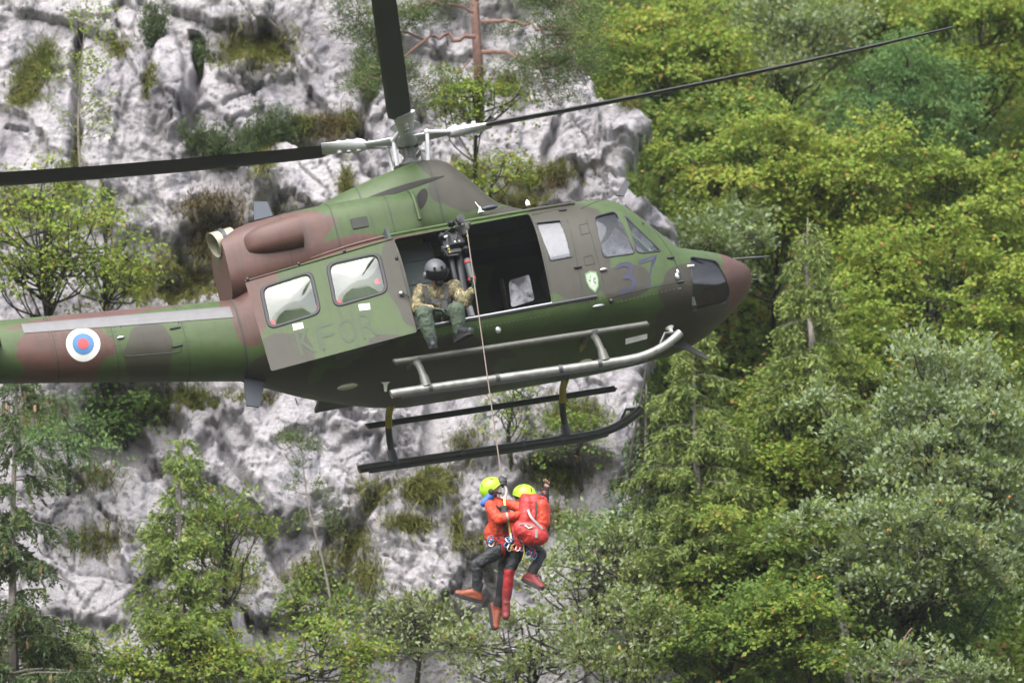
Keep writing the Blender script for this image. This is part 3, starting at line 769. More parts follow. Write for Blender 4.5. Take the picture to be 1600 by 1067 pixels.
MB().add([p for r_ in rows for p in r_], [(i * 5 + j, i * 5 + j + 1, i * 5 + j + 6, i * 5 + j + 5) for i in range(24) for j in range(4)]).build('crease_shade', 'soot_and_shade', dog)  # shade in the crease under the overhang, painted as a dark strip
# bell mouth of the engine intake: a rolled lip and the hollow's shade behind it, painted as a flat dark patch
lipp = [v for v in sec(-.55, interp(CT, -.56), 48) if v.y < -.2 and v.z > .95]
lipp.sort(key=lambda v: v.z)
MB().tube(lipp, .028, 8).build('intake_lip', 'camouflage_paint', cowl)
mo = []
for k in range(20):
    a = 2 * math.pi * k / 20; x, z = -.42 + .075 * math.cos(a) + .06 * math.sin(a), 1.36 + .13 * math.sin(a)
    mo.append(Vector((x, min(side_y(x, z, DG, .008), -.45), z)))
MB().add(mo, [tuple(range(20))]).build('lip_shade', 'soot_and_shade', cowl, 0)
# roof gutter and cabin door rail
MB().tube([(x, side_y(x, .80, None, .012), .80) for x in np.arange(-2.0, 1.46, .12)], .030, 8, flat=.8).build('door_rail', 'camouflage_paint', heli)
MB().tube([(x, side_y(x, -.575, None, .006), -.575) for x in np.arange(-1.4, 1.35, .12)], .020, 6).build('sill_rail', 'gunmetal', heli)
MB().box((-.18, -1.29, -.556), (1.68, .09, .012)).build('sill_tread', 'steel', heli)
# ---- sliding door, run back along the outside
DTL, DTR, DBL, DBR = H(383, 441, -.95), H(614, 374, -1.17), H(424, 581, -1.02), H(652, 520, -1.38)
dx = (DBR - DBL).normalized(); dn = (DTL - DBL).cross(dx).normalized(); dn = -dn if dn.y > 0 else dn
dz = dn.cross(dx); dz = dz if dz.z > 0 else -dz
def dpt(px, py, off=0):
    # direction through the lens meets the door plane
    a, b_ = H(px, py, -.9), H(px, py, -1.4); v = b_ - a; t = (DBL - a).dot(dn) / v.dot(dn); return a + v * t + dn * off
def d2(px, py): q = dpt(px, py) - DBL; return (q.dot(dx), q.dot(dz))
def d3(p, off=0): return DBL + dx * p[0] + dz * p[1] + dn * off
def bulge(p): return .05 * (1 - ((p[1] - .62) / .66) ** 2)
dout = roundpoly([d2(383, 441), d2(614, 374), d2(652, 520), d2(424, 581)], .03, 3)
W1 = roundpoly([d2(407, 451), d2(486, 425), d2(501, 490), d2(421, 515)], .11, 5); W2 = roundpoly([d2(511, 414), d2(592, 396), d2(606, 457), d2(524, 481)], .11, 5)
slab = MB().rings([[d3(p, -.02) for p in dout], [d3(p, .03) for p in dout]]).build('tmp', 'rubber', None, 0)
for W in (W1, W2):
    c = MB().rings([[d3(p, -.2) for p in W], [d3(p, .2) for p in W]]).build('cut', 'rubber', None, 0); boolean(slab, c, 'DIFFERENCE'); drop(c)
me = slab.data.copy(); drop(slab); me.materials.clear()
sdoor = link('sliding_door', me, 'camouflage_paint', heli, 30)
def inset(P, k):
    cx_ = sum(p[0] for p in P) / len(P); cy_ = sum(p[1] for p in P) / len(P)
    return [(cx_ + (p[0] - cx_) * k, cy_ + (p[1] - cy_) * k) for p in P]
for W in (W1, W2):
    MB().rings([[d3(p, .03) for p in inset(W, 1.055)], [d3(p, .046) for p in inset(W, 1.03)], [d3(p, .046) for p in inset(W, .94)], [d3(p, .02) for p in inset(W, .92)]], caps=False).build('window_frame', 'rubber', sdoor)
    wc = (sum(p[0] for p in W) / len(W), sum(p[1] for p in W) / len(W)); wr = (max(abs(p[0] - wc[0]) for p in W), max(abs(p[1] - wc[1]) for p in W))
    def dome(p): return .010 + .05 * max(0, 1 - ((p[0] - wc[0]) / wr[0]) ** 2) * max(0, 1 - ((p[1] - wc[1]) / wr[1]) ** 2)
    MB().rings([[d3(p, dome(p)) for p in inset(W, .97 * max(k, .01))] for k in (1, .92, .84, .76, .68, .6, .52, .44, .36, .28, .2, .1, 0)], caps=False).build('window_pane', 'acrylic_pane', sdoor, 80)
def dquad(P, name, mat, off=.034):
    MB().rings([[dpt(a, b_, off - .004) for a, b_ in P], [dpt(a, b_, off) for a, b_ in P]]).build(name, mat, sdoor, 0)
dquad([(457, 508), (473, 505), (475, 514), (459, 518)], 'label_plate', 'white_paint'); dquad([(560, 477), (578, 475), (579, 485), (562, 487)], 'label_plate', 'white_paint')
for a, b_ in ((497, 482), (426, 506), (529, 473), (602, 451)):
    dquad([(a - 3, b_ - 3), (a + 3, b_ - 4), (a + 4, b_ + 2), (a - 2, b_ + 3)], 'release_tab', 'red_paint', .030)
p = dpt(590, 441, .026); MB().lathe(p, dn, [(0, .038), (.004, .038)], 14).build('warning_sticker', 'red_paint', sdoor)
MB().tube([dpt(627, 461, .04), dpt(630, 461, .08), dpt(641, 468, .08)], .012, 6).build('door_handle', 'black_metal', sdoor)
MB().ell(dpt(627, 461, .06), (.03, .03, .03)).build('handle_knob', 'steel', sdoor)
MB().tube([dpt(383, 441, .032), dpt(500, 407, .034), dpt(614, 374, .032)], .012, 6).build('door_edge', 'camouflage_paint', sdoor)
for a, b_ in ((387, 438), (467, 414), (538, 394), (620, 405)):
    MB().ell(dpt(a, b_, .03), (.022, .03, .03)).build('roller', 'black_metal', sdoor)
def text_mesh(s, size):
    cu = bpy.data.curves.new('t', 'FONT'); cu.body = s; cu.size = size; cu.resolution_u = 3
    o = bpy.data.objects.new('t', cu); col.objects.link(o)
    me = evaluated(o); bpy.data.objects.remove(o); bpy.data.curves.remove(cu)
    V = [v.co.copy() for v in me.vertices]; F_ = [tuple(q.vertices) for q in me.polygons]; bpy.data.meshes.remove(me)
    return V, F_
def lettering(s, P0, P1, hgt, name, mat, parent, fn, stretch=True):
    V, F_ = text_mesh(s, 1.0); x0 = min(v.x for v in V); x1 = max(v.x for v in V); y0 = min(v.y for v in V); y1 = max(v.y for v in V)
    me = bpy.data.meshes.new(name); me.from_pydata([fn((v.x - x0) / (x1 - x0), (v.y - y0) / (y1 - y0)) for v in V], [], F_); me.update()
    return link(name, me, mat, parent, 0)
k0, k1, k2 = dpt(468, 558, .034), dpt(598, 523, .034), dpt(457, 520, .034)
for i, ch in enumerate('KFOR'):
    lettering(ch, None, None, 0, 'letter', 'letter_green', sdoor, lambda a, b_, i=i: k0 + (k1 - k0) * ((i + .08 + a * .78) / 4) + (k2 - k0) * b_)
# ---- hinged panel and cockpit door outlines
def outline(P, name, r=.0065, mat='seal_dark', tab=None, closed=True, seg=6, parent=None):
    pts = []
    Q = [HS(a, b_, tab, .0) for a, b_ in P]
    m = len(Q)
    for i in range(m if closed else m - 1):
        a, b_ = Q[i], Q[(i + 1) % m]
        for k in range(seg):
            t = k / seg; x, z = a.x + (b_.x - a.x) * t, a.z + (b_.z - a.z) * t; pts.append(Vector((x, side_y(x, z, tab, .0), z)))
    if not closed: pts.append(Q[-1])
    return MB().tube(pts, r, 5, closed=closed).build(name, mat, parent or heli)
hpan = outline([(832, 336), (879, 326), (912, 466), (865, 475)], 'hinged_panel')
cdoor = outline([(908, 326), (968, 314), (985, 325), (1050, 398), (1066, 440), (948, 466)], 'cockpit_door')
for a, b_ in ((879, 328), (903, 417), (1063, 440), (1048, 402)):
    p = HS(a, b_, None, .015); MB().box(p, (.10, .03, .03), bev=.008).build('door_hinge', 'black_metal', cdoor)
p = HS(943, 421, None, .02); MB().ell(p, (.05, .02, .022)).build('door_handle', 'steel', cdoor)
for i, (ch, xa, xb) in enumerate((('3', 962, 995), ('7', 1000, 1034))):
    A, B, C = HS(xa + 7, 462 - i * 8), HS(xb + 2, 452 - i * 8), HS(xa - 2, 414 - i * 7)
    def fn(a, b_, A=A, B=B, C=C):
        q = A + (B - A) * a + (C - A) * b_; return Vector((q.x, side_y(q.x, q.z, None, .006), q.z))
    lettering(ch, None, None, 0, 'number', 'letter_slate', cdoor, fn)
# crest on the door post
pc = HS(926, 440)
def shield(k, off):
    P = [(-.075, .12), (0, .145), (.075, .12), (.082, .02), (.06, -.08), (0, -.15), (-.06, -.08), (-.082, .02)]
    return [Vector((pc.x + x * k + .02 * z, side_y(pc.x + x * k, pc.z + z * k, None, off), pc.z + z * k)) for x, z in P]
cr = MB().add(shield(1, .006), [tuple(range(8))]).build('crest', 'crest_green', heli, 0)
MB().add(shield(.84, .009), [tuple(range(8))]).build('crest_field', 'crest_pale', cr, 0)
b = MB()
for q in range(5):
    a = R(30 + 72 * q); b.add([Vector((pc.x + x, side_y(pc.x, pc.z, None, .013), pc.z + .01 + z)) for x, z in ((0, 0), (.045 * math.cos(a - .3), .06 * math.sin(a - .3)), (.05 * math.cos(a), .075 * math.sin(a)), (.045 * math.cos(a + .25), .05 * math.sin(a + .25)))], [(0, 1, 2, 3)])
b.build('crest_emblem', 'crest_green', cr, 0)
MB().add([Vector((pc.x + x, side_y(pc.x, pc.z, None, .016), pc.z + z)) for x, z in ((-.03, -.05), (-.005, .07), (.012, .068), (-.012, -.055))], [(0, 1, 2, 3)]).build('crest_emblem', 'white_paint', cr, 0)
# skin fittings
for P in ([(905, 352), (918, 349), (921, 364), (908, 367)], [(912, 402), (925, 399), (929, 412), (915, 415)]): outline(P, 'access_plate', .005, 'seal_dark', seg=2)
for a, b_, sz in ((935, 478, (.08, .025, .02)), (955, 470, (.03, .03, .03)), (778, 515, (.04, .03, .05)), (1058, 432, (.03, .03, .05)), (1059, 425, (.02, .02, .04))):
    MB().ell(HS(a, b_, None, .01), sz).build('fitting', 'steel' if a != 955 else 'black_metal', heli)
MB().tube([HS(880, 322, None, .01), HS(881, 317, None, .05), HS(893, 315, None, .05), HS(895, 320, None, .01)], .009, 6).build('hand_hold', 'gunmetal', heli)
p = HS(1074, 416, None, .006); q = HS(1084, 415, None, .006); MB().tube([p, q], .016, 6).build('window_tab', 'white_paint', heli)
rng = random.Random(4)
for (xa, ya, xb, yb, nn) in ((655, 528, 860, 492, 30), (870, 480, 940, 468, 14), (400, 590, 610, 545, 22), (962, 473, 1062, 450, 16)):
    b = MB()
    for i in range(nn):
        t = (i + .5) / nn; p = HS(xa + (xb - xa) * t, ya + (yb - ya) * t, None, .0); b.ell(p, (.007, .006, .007), n=6, m=4)
    tag(b.build('rivet_row', 'grey_strip', heli, 0), kind='stuff')
# belly lights and marks
for a, b_, sz in ((543, 604, (.135, .06, .035)), (915, 565, (.09, .05, .03))):
    q = H(a, b_, -.55); z = interp(ST, q.x); MB().ell((q.x, -.55, H(a, b_, -.55).z), sz).build('belly_light', 'lens_cream', heli)
tri = [H(a, b_, -.62) for a, b_ in ((595, 597), (609, 596), (605, 600), (604, 611), (600, 611), (599, 600))]
MB().prism(tri, (0, -.01, -.01)).build('jack_mark', 'crest_pale', heli, 0)
def beamq(P, y, name, mat, th_=.02): return MB().prism([H(a, b_, y) for a, b_ in P], (0, -th_, 0)).build(name, mat, heli, 0)
beamq([(977, 530), (1011, 522), (1011, 530), (977, 539)], -1.12, 'step_plate', 'step_grey')
MB().lathe(H(1046, 512, -.9), (0.1, -.2, -1), [(0, .06), (.03, .03), (.08, .02)], 10).build('drain', 'white_paint', heli)
for a, b_ in ((462, 622), (800, 575), (812, 578), (690, 582)):
    q = H(a, b_, -.2); MB().tube([q, q + Vector((0, 0, -.08))], .008, 5).build('drain_pipe', 'black_metal', heli)
# blade antennas
MB().rings([[H(a, b_, .0) + Vector((0, s, 0)) for a, b_ in ((380, 588), (415, 592), (405, 636), (385, 634))] for s in (-.02, .02)]).build('blade_antenna', 'fin_blue_grey', heli, 0)
MB().rings([[H(a, b_, .3) + Vector((0, s, 0)) for a, b_ in ((397, 345), (426, 338), (417, 316), (396, 316))] for s in (-.02, .02)]).build('blade_antenna', 'fin_blue_grey', heli, 0)
# pitot tubes, wire cutters, whip and wire antenna
MB().tube([H(1140, 406, -.25), H(1175, 403, -.25), H(1202, 401, -.25)], [.018, .015, .011], 8).build('pitot_tube', 'gunmetal', heli)
MB().tube([H(1165, 437, .25), H(1183, 437, .25)], .011, 6).build('pitot_tube', 'gunmetal', heli)
MB().prism([H(a, b_, .02) for a, b_ in ((1040, 528), (1062, 530), (1108, 560), (1104, 563), (1070, 546), (1044, 540))], (0, -.03, 0)).build('wire_cutter', 'black_metal', heli, 0)
MB().prism([H(a, b_, -.02) for a, b_ in ((962, 306), (976, 283), (984, 286), (975, 308))], (0, -.03, 0)).build('wire_cutter', 'gunmetal', heli, 0)
MB().tube([HS(978, 318, None, .02), HS(1006, 350, None, .03)], .008, 5).build('windscreen_wiper', 'black_metal', heli)
pa, pb = H(702, 262, -.05), H(750, 326, -.55)
MB().tube([pa, pb], .007, 5).build('wire_antenna', 'white_paint', heli)
MB().lathe(pb + Vector((0, 0, -.06)), (0, 0, 1), [(0, .045), (.02, .04), (.05, .02), (.09, .008)], 10).build('antenna_mount', 'white_paint', heli)
MB().ell(H(765, 325, -.7), (.11, .05, .03)).build('roof_light', 'fin_blue_grey', heli)
MB().lathe(H(824, 316, -.3), (0, 0, 1), [(-.05, .03), (0, .03), (.03, .01)], 8).build('roof_antenna', 'white_paint', heli)
# ---- landing gear: two skids, two cross tubes, two steps
def skid(s):  # far skid and step take a dark material, shade put into their colour
    P = [(-1.62, -1.375), (-1.5, -1.372), (-.8, -1.40), (0, -1.435), (.8, -1.468), (1.35, -1.487), (1.62, -1.47), (1.85, -1.41), (2.02, -1.33), (2.12, -1.265)]
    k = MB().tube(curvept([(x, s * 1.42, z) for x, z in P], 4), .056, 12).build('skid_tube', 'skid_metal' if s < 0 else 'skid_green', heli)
    MB().tube([(2.09, s * 1.42, -1.26), (1.93, s * 1.42, -1.24), (1.84, s * 1.42, -1.36)], .020, 6).build('skid_tip_bracket', 'gunmetal', k)
    MB().tube([(x, s * 1.42, z - .05) for x, z in P[1:7]], .030, 6).build('wear_shoe', 'gunmetal', k)
    for x in (-1.15, -.3, .5, 1.0):
        MB().lathe((x, s * 1.42, -1.40 - .04 * (x + .8)), (1, 0, 0), [(0, .062), (.05, .062)], 12).build('skid_clamp', 'gunmetal', k)
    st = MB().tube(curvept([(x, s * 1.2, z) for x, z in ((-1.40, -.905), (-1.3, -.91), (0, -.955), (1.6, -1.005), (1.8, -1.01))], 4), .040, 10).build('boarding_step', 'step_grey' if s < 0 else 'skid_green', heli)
    for x in (-1.14, 1.12): MB().lathe((x, s * 1.2, -.965 if x < 0 else -1.03), (0, 0, 1), [(0, .05), (.05, .06)], 8).build('step_clamp', 'gunmetal', st)
skid(-1); skid(1)
for x, zz in ((-1.16, -1.39), (1.10, -1.478)):
    P = [(x, -1.42, zz + .03), (x, -1.39, zz + .18), (x, -1.28, zz + .37), (x, -1.05, zz + .52), (x, -.7, zz + .57), (x, 0, zz + .58), (x, .7, zz + .57), (x, 1.05, zz + .52), (x, 1.28, zz + .37), (x, 1.39, zz + .18), (x, 1.42, zz + .03)]
    ct = MB().tube(curvept(P, 4), .043, 10).build('cross_tube', 'skid_green', heli)
    for s in (-1, 1):
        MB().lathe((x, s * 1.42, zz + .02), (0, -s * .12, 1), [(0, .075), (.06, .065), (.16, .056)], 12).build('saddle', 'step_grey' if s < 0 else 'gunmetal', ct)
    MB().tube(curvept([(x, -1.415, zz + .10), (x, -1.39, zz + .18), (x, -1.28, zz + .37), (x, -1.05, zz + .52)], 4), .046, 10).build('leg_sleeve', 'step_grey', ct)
    MB().tube([(x, -.62, zz + .571), (x, -.36, zz + .576)], .046, 10).build('yellow_band', 'yellow_paint', ct)
    MB().tube(curvept([(x, .70, zz + .57), (x, .9, zz + .552), (x, 1.05, zz + .52), (x, 1.2, zz + .43)], 4), .046, 10).build('yellow_band', 'yellow_paint', ct)
# ---- rotor
hubc = Vector((-.30, 0, 2.28)); mt_ = R(6)
mx = Vector((math.sin(mt_), 0, math.cos(mt_))); fw = Vector((math.cos(mt_), 0, -math.sin(mt_))); rt = Vector((0, -1, 0))
hub = MB().lathe(hubc - mx * .42, mx, [(0, .10), (.2, .10), (.22, .075), (.36, .075), (.38, .13), (.46, .13), (.48, .09), (.56, .07), (.60, .03)], 18).build('rotor_mast', 'hub_dark', heli)
MB().lathe(hubc - mx * .36, mx, [(0, .20), (.03, .22), (.05, .22), (.07, .16)], 20).build('swashplate', 'hub_dark', hub)
MB().lathe(hubc + mx * .13, mx, [(0, .12), (.03, .15), (.06, .10), (.08, .04)], 16).build('hub_cap', 'hub_grey', hub)
def airfoil(ch, tk, n=16):
    out = []
    for j in range(n):
        a = 2 * math.pi * j / n; x = ch * (.5 * math.cos(a) + .18); t = tk * math.sin(a) * (.55 + .45 * math.cos(a)) ; out.append((x, t))
    return out
for k in range(4):
    a = R(11 + 90 * k)
    d = rt * math.cos(a) - fw * math.sin(a); d = (d * math.cos(R(2)) + mx * math.sin(R(2))).normalized()
    ch = d.cross(mx).normalized(); up = ch.cross(d).normalized()
    up = up if up.z > 0 else -up
    lead = ch
    pit = R(-10); cdir = lead * math.cos(pit) + up * math.sin(pit); ndir = up * math.cos(pit) - lead * math.sin(pit)
    lay = .05 if k % 2 else -.03
    hc = hubc + mx * lay
    yk = MB()
    yk.rings([[hc + d * r_ + lead * (w_ * math.cos(q)) + up * (t_ * math.sin(q)) for q in [2 * math.pi * j / 12 for j in range(12)]] for r_, w_, t_ in ((.05, .12, .035), (.2, .13, .04), (.35, .085, .035), (.5, .07, .03), (.62, .09, .04), (.75, .10, .05))])
    grip = yk.build('blade_grip', 'hub_grey', hub)
    g2 = MB().rings([[hc + d * r_ + cdir * (w_ * math.cos(q)) + ndir * (t_ * math.sin(q)) for q in [2 * math.pi * j / 12 for j in range(12)]] for r_, w_, t_ in ((.52, .05, .06), (.58, .11, .075), (.72, .12, .07), (.9, .13, .05), (1.08, .15, .03))])
    for r_ in (.62, .74, .86): g2.lathe(hc + d * r_ - ndir * .09, ndir, [(0, .03), (.18, .03)], 8)
    g2.build('blade_cuff', 'hub_grey', hub)
    hr = lead * .17 + d * .26
    MB().tube([hc + hr - mx * .02, hubc - mx * .36 + (d * .22 + lead * .17)], .026, 8).ell(hc + hr, (.04, .04, .04), n=8, m=6).tube([hc + hr, hc + d * .6 + cdir * .05], .028, 8).build('pitch_link', 'hub_grey', hub)
    if k in (0, 2): MB().ell(hc + d * .32 + mx * .13, (.2, .2, .025), Matrix((d, lead, up)).transposed()).build('pendulum_damper', 'hub_grey', hub)
    rs = []
    for r_ in (1.0, 1.1, 1.4, 2, 3, 4, 5, 6, 6.6, 6.9, 7.01):
        c_ = .20 if r_ < 1.05 else (.30 if r_ < 1.2 else (.31 if r_ < 6.5 else (.33 if r_ < 6.8 else .22)))
        tw = R(-1.1 * (r_ - 1)); cc = cdir * math.cos(tw) + ndir * math.sin(tw); nn_ = ndir * math.cos(tw) - cdir * math.sin(tw)
        bend = mx * (.006 * (r_ - 1) ** 2)
        rs.append([hc + d * r_ + bend + cc * x + nn_ * (t * 1.0) for x, t in airfoil(c_, .034 if r_ < 6.5 else .022)])
    bl = MB().rings(rs).build('rotor_blade', 'blade_black', heli, 50)
# ---- rescue hoist with its cable
hz0 = H(712, 372, -1.05)
hoist = MB().box(H(712, 378, -1.12), (.20, .22, .18), bev=.03).box(H(700, 380, -1.08), (.14, .2, .24), Matrix.Rotation(.2, 3, 'Y'), bev=.03).box(H(722, 362, -1.2), (.10, .16, .16), Matrix.Rotation(-.3, 3, 'Y'), bev=.02).box(H(708, 395, -1.15), (.22, .14, .08), bev=.02)
hoist.lathe(H(718, 345, -1.15), (0, -1, 0), [(0, .055), (.1, .055)], 14).tube([H(694, 366, -1.2), H(706, 356, -1.25), H(716, 362, -1.22), H(712, 376, -1.24)], .012, 6).tube([H(690, 385, -1.2), H(700, 400, -1.22), H(716, 398, -1.22)], .014, 6)
hoist.tube([H(714, 400, -1.1), H(716, 370, -1.15), H(718, 345, -1.2), H(728, 352, -1.56)], [.05, .05, .04, .025], 10)
hoist = hoist.build('rescue_hoist', 'black_metal', heli)
MB().tube([H(722, 352, -1.50), H(735, 349, -1.58)], .022, 8).lathe(H(729, 352, -1.58), (0, 0, -1), [(-.03, .03), (.04, .03), (.07, .015)], 10).build('cable_guide', 'step_grey', hoist)
MB().tube([H(716, 402, -1.0), H(722, 440, -1.0), H(735, 500, -1.0)], .055, 10).build('hoist_post', 'black_metal', hoist)
MB().tube([H(704, 400, -1.05), H(712, 440, -1.05), H(722, 470, -1.0)], .03, 8).build('hoist_hose', 'gunmetal', hoist)
rng = random.Random(8)
for i in range(9):
    a, b_ = rng.uniform(694, 730), rng.uniform(362, 396); MB().lathe(H(a, b_, -1.26), (0, -1, 0), [(0, .014), (.03, .014)], 8).build('hoist_bolt', 'steel' if i % 3 else 'yellow_paint', hoist, 0)
for a, b_, mt in ((690, 372, 'black_metal'), (694, 392, 'gunmetal'), (726, 392, 'black_metal'), (704, 352, 'black_metal')):
    MB().lathe(H(a, b_, -1.12), (0, -1, 0), [(0, .03), (.03, .045), (.08, .045), (.1, .03), (.12, .012)], 12).build('hoist_drum', mt, hoist)
MB().tube([H(730, 405, -1.35), H(739, 440, -1.35)], .05, 12).build('pendant_sleeve', 'clear_grey', hoist)
MB().tube([H(731, 408, -1.36), H(732, 411, -1.36)], .054, 12).build('sleeve_band', 'red_paint', hoist); MB().tube([H(737, 434, -1.36), H(738, 438, -1.36)], .054, 12).build('sleeve_band', 'red_paint', hoist)
b = MB().tube([H(733, 480, -1.05), H(737, 495, -1.05)], .045, 10); b.build('oxygen_bottle', 'strap_grey', heli)

# ------------------------------------------------------------------ people
def capsule_mesh(segs, grow=1.0):
    b = MB()
    for i, sg in enumerate(segs):
        p0, r0, p1, r1 = Vector(sg[0]), sg[1], Vector(sg[2]), sg[3]
        d = p1 - p0; L_ = d.length
        if L_ < 1e-5: d = Vector((0, 0, 1)); L_ = 1e-5
        a, c, d = frame(d); n = 14; rs = []
        for k in range(6):
            t = -math.pi / 2 + math.pi / 2 * k / 5; rs.append((p0 + d * (r0 * math.sin(t)), max(r0 * math.cos(t), r0 * .02)))
        for k in range(6):
            t = math.pi / 2 * k / 5; rs.append((p1 + d * (r1 * math.sin(t)), max(r1 * math.cos(t), r1 * .02)))
        b.rings([[p + a * (q * math.cos(2 * math.pi * j / n)) + c * (q * math.sin(2 * math.pi * j / n)) for j in range(n)] for p, q in rs])
    return b
def flesh(name, segs, mats, parent, voxel=.011, wrinkle=0.0, smooth=4, seed=1):
    """union of tapered limbs, remeshed into ONE continuous skin; seg = (p0, r0, p1, r1, material slot)"""
    o = capsule_mesh(segs).build('tmp', 'rubber', None, 0)
    m = o.modifiers.new('r', 'REMESH'); m.mode = 'VOXEL'; m.voxel_size = voxel
    m = o.modifiers.new('s', 'SMOOTH'); m.iterations = smooth; m.factor = .5
    me = evaluated(o); drop(o); me.materials.clear()
    nv = len(me.vertices); co = np.empty(nv * 3, np.float32); me.vertices.foreach_get('co', co); co = co.reshape(-1, 3).astype(float)
    if wrinkle:
        nr = np.empty(nv * 3, np.float32); me.vertices.foreach_get('normal', nr); nr = nr.reshape(-1, 3)
        w = ridged(co[:, 0] * 9 + co[:, 1] * 5, co[:, 2] * 14 + co[:, 1] * 6, 300 + seed, 3) - .6
        me.vertices.foreach_set('co', (co + nr * (w * wrinkle)[:, None]).astype(np.float32).ravel())
    nf = len(me.polygons); ce = np.empty(nf * 3, np.float32); me.polygons.foreach_get('center', ce); ce = ce.reshape(-1, 3).astype(float)
    best = np.full(nf, 1e9); mi = np.zeros(nf, np.int32)
    for sg in segs:
        p0, p1 = np.array(sg[0]), np.array(sg[2]); v = p1 - p0; l2 = max(v @ v, 1e-9)
        t = np.clip((ce - p0) @ v / l2, 0, 1); q = np.linalg.norm(ce - p0 - t[:, None] * v, axis=1) - (sg[1] + (sg[3] - sg[1]) * t)
        k = q < best; best = np.where(k, q, best); mi = np.where(k, sg[4], mi)
    me.polygons.foreach_set('material_index', mi)
    me.update()
    ob = link(name, me, mats, parent, 0); me.polygons.foreach_set('use_smooth', [True] * nf)
    return ob
def hand_segs(w, d, up, side, sc=1.0, curl=.4, m=0, spread=.25):
    """palm, four unequal bent fingers, thumb; w wrist, d palm direction, up = back of hand, side = thumb side"""
    w = Vector(w); d = Vector(d).normalized(); up = Vector(up); up = (up - d * up.dot(d)).normalized(); sd = d.cross(up).normalized(); sd = sd if sd.dot(Vector(side)) > 0 else -sd
    S = []
    for k in (-1, 0, 1): S.append((w + sd * (.018 * k) * sc, .018 * sc, w + (d * .085 + sd * .026 * k) * sc, .016 * sc, m))
    for i, (L_, off) in enumerate(((.072, .030), (.080, .010), (.074, -.010), (.058, -.030))):
        dd = (d + sd * (off * spread * 10)).normalized(); p = w + (d * .088 + sd * off) * sc
        a1, a2, a3 = curl * .5, curl * 1.2, curl * 1.8
        for ang, q, r_ in ((a1, .45, .0100), (a2, .32, .0092), (a3, .25, .0082)):
            e = p + (dd * math.cos(ang) - up * math.sin(ang)) * (L_ * q * sc); S.append((p, r_ * sc, e, r_ * .92 * sc, m + (1 if (m == 7) else 0))); p = e
    p = w + (d * .03 + sd * .028) * sc; q = p + (d * .032 + sd * .034 - up * .012 * curl) * sc
    S.append((p, .014 * sc, q, .011 * sc, m)); S.append((q, .011 * sc, q + (d * .032 + sd * .006 - up * .02 * curl) * sc, .009 * sc, m))
    return S
def helmet(c, up, fwd, r, name, mat, parent, vents=True, low=-.25):
    up = Vector(up).normalized(); fwd = Vector(fwd); fwd = (fwd - up * fwd.dot(up)).normalized(); sd = up.cross(fwd)
    M = Matrix((fwd, sd, up)).transposed()
    rs = []
    for k in range(13):
        a = math.asin(low) + (math.pi / 2 - math.asin(low)) * k / 12
        row = []
        for j in range(28):
            t = 2 * math.pi * j / 28; ca = max(math.cos(a), .002)
            x, y, z = 1.18 * ca * math.cos(t), .98 * ca * math.sin(t), 1.02 * math.sin(a)
            if a < .1 and math.cos(t) < -.2: z -= .25 * (.1 - a) * 2
            ridge = 1 + (.035 * (abs(math.sin(4 * t)) ** 3) * max(0, math.sin(a)) if vents else 0)
            row.append(Vector(c) + M @ Vector((x, y, z)) * (r * ridge))
        rs.append(row)
    inner = [[Vector(c) + (p - Vector(c)) * .92 for p in rs[0]]] 
    h = MB().rings(inner + rs).build(name, mat, parent, 60)
    MB().tube([p + (p - Vector(c)) * .01 for p in rs[0]], r * .045, 6, closed=True).build('rim', 'strap_black' if not vents else mat, h)
    if vents:
        for t in (50, 130, 230, 310):
            for a in (.72,):
                q = [Vector(c) + M @ Vector((1.18 * math.cos(a + e1) * math.cos(R(t + e2)), .98 * math.cos(a + e1) * math.sin(R(t + e2)), 1.02 * math.sin(a + e1))) * (r * 1.042) for e1, e2 in ((-.22, -3), (-.22, 3), (.22, 6), (.22, -6))]
                MB().add(q, [(0, 1, 2, 3)]).build('vent', 'strap_black', h, 0)
    return h, M
def boot(ank, toe, up, nm, upper, parent, sc=1.0, cuff='sole', shin=None):
    """boot: shaft, foot and a separate sole"""
    ank, toe, up = Vector(ank), Vector(toe), Vector(up).normalized()
    sh = Vector(shin).normalized() if shin is not None else up
    d = (toe - ank); d = (d - up * d.dot(up)).normalized(); heel = ank - up * .05 * sc - d * .045 * sc; ball = heel + d * .20 * sc
    S = [(ank + sh * .09 * sc, .057 * sc, ank + sh * .04 * sc, .056 * sc, 1), (ank + sh * .04 * sc, .054 * sc, ank, .052 * sc, 0), (ank, .052 * sc, heel, .043 * sc, 0), (heel, .043 * sc, ball - d * .05 * sc, .040 * sc, 0), (ank + d * .05 * sc - up * .01, .045 * sc, ball, .041 * sc, 0), (ball, .041 * sc, ball + d * .04 * sc, .036 * sc, 0), (heel - up * .012 * sc, .042 * sc, ball - up * .012 * sc, .040 * sc, 1), (ball + d * .035 * sc - up * .008 * sc, .037 * sc, ball + d * .045 * sc - up * .01 * sc, .034 * sc, 1)]
    o = flesh(nm, S, [upper, cuff], parent, .009, .004, 3)
    sd = up.cross(d)
    rows = []
    for t, w in ((-.035, .025), (-.02, .038), (.06, .036), (.15, .046), (.22, .042), (.265, .022)):
        c = heel + d * t * sc - up * .028 * sc
        rows.append([c + sd * w * sc + up * .012, c - sd * w * sc + up * .012, c - sd * w * sc - up * .018, c + sd * w * sc - up * .018])
    MB().rings(rows).build('sole', 'sole', o, 30)
    b = MB()
    for i in range(4):
        c = ank + d * (.050 + .028 * i) * sc + up * (.055 - .030 * i) * sc
        b.tube([c + sd * .03, c + d * .012 + up * .006, c - sd * .03], .004, 4)
    b.build('lace', 'strap_black', o, 0)
    return o
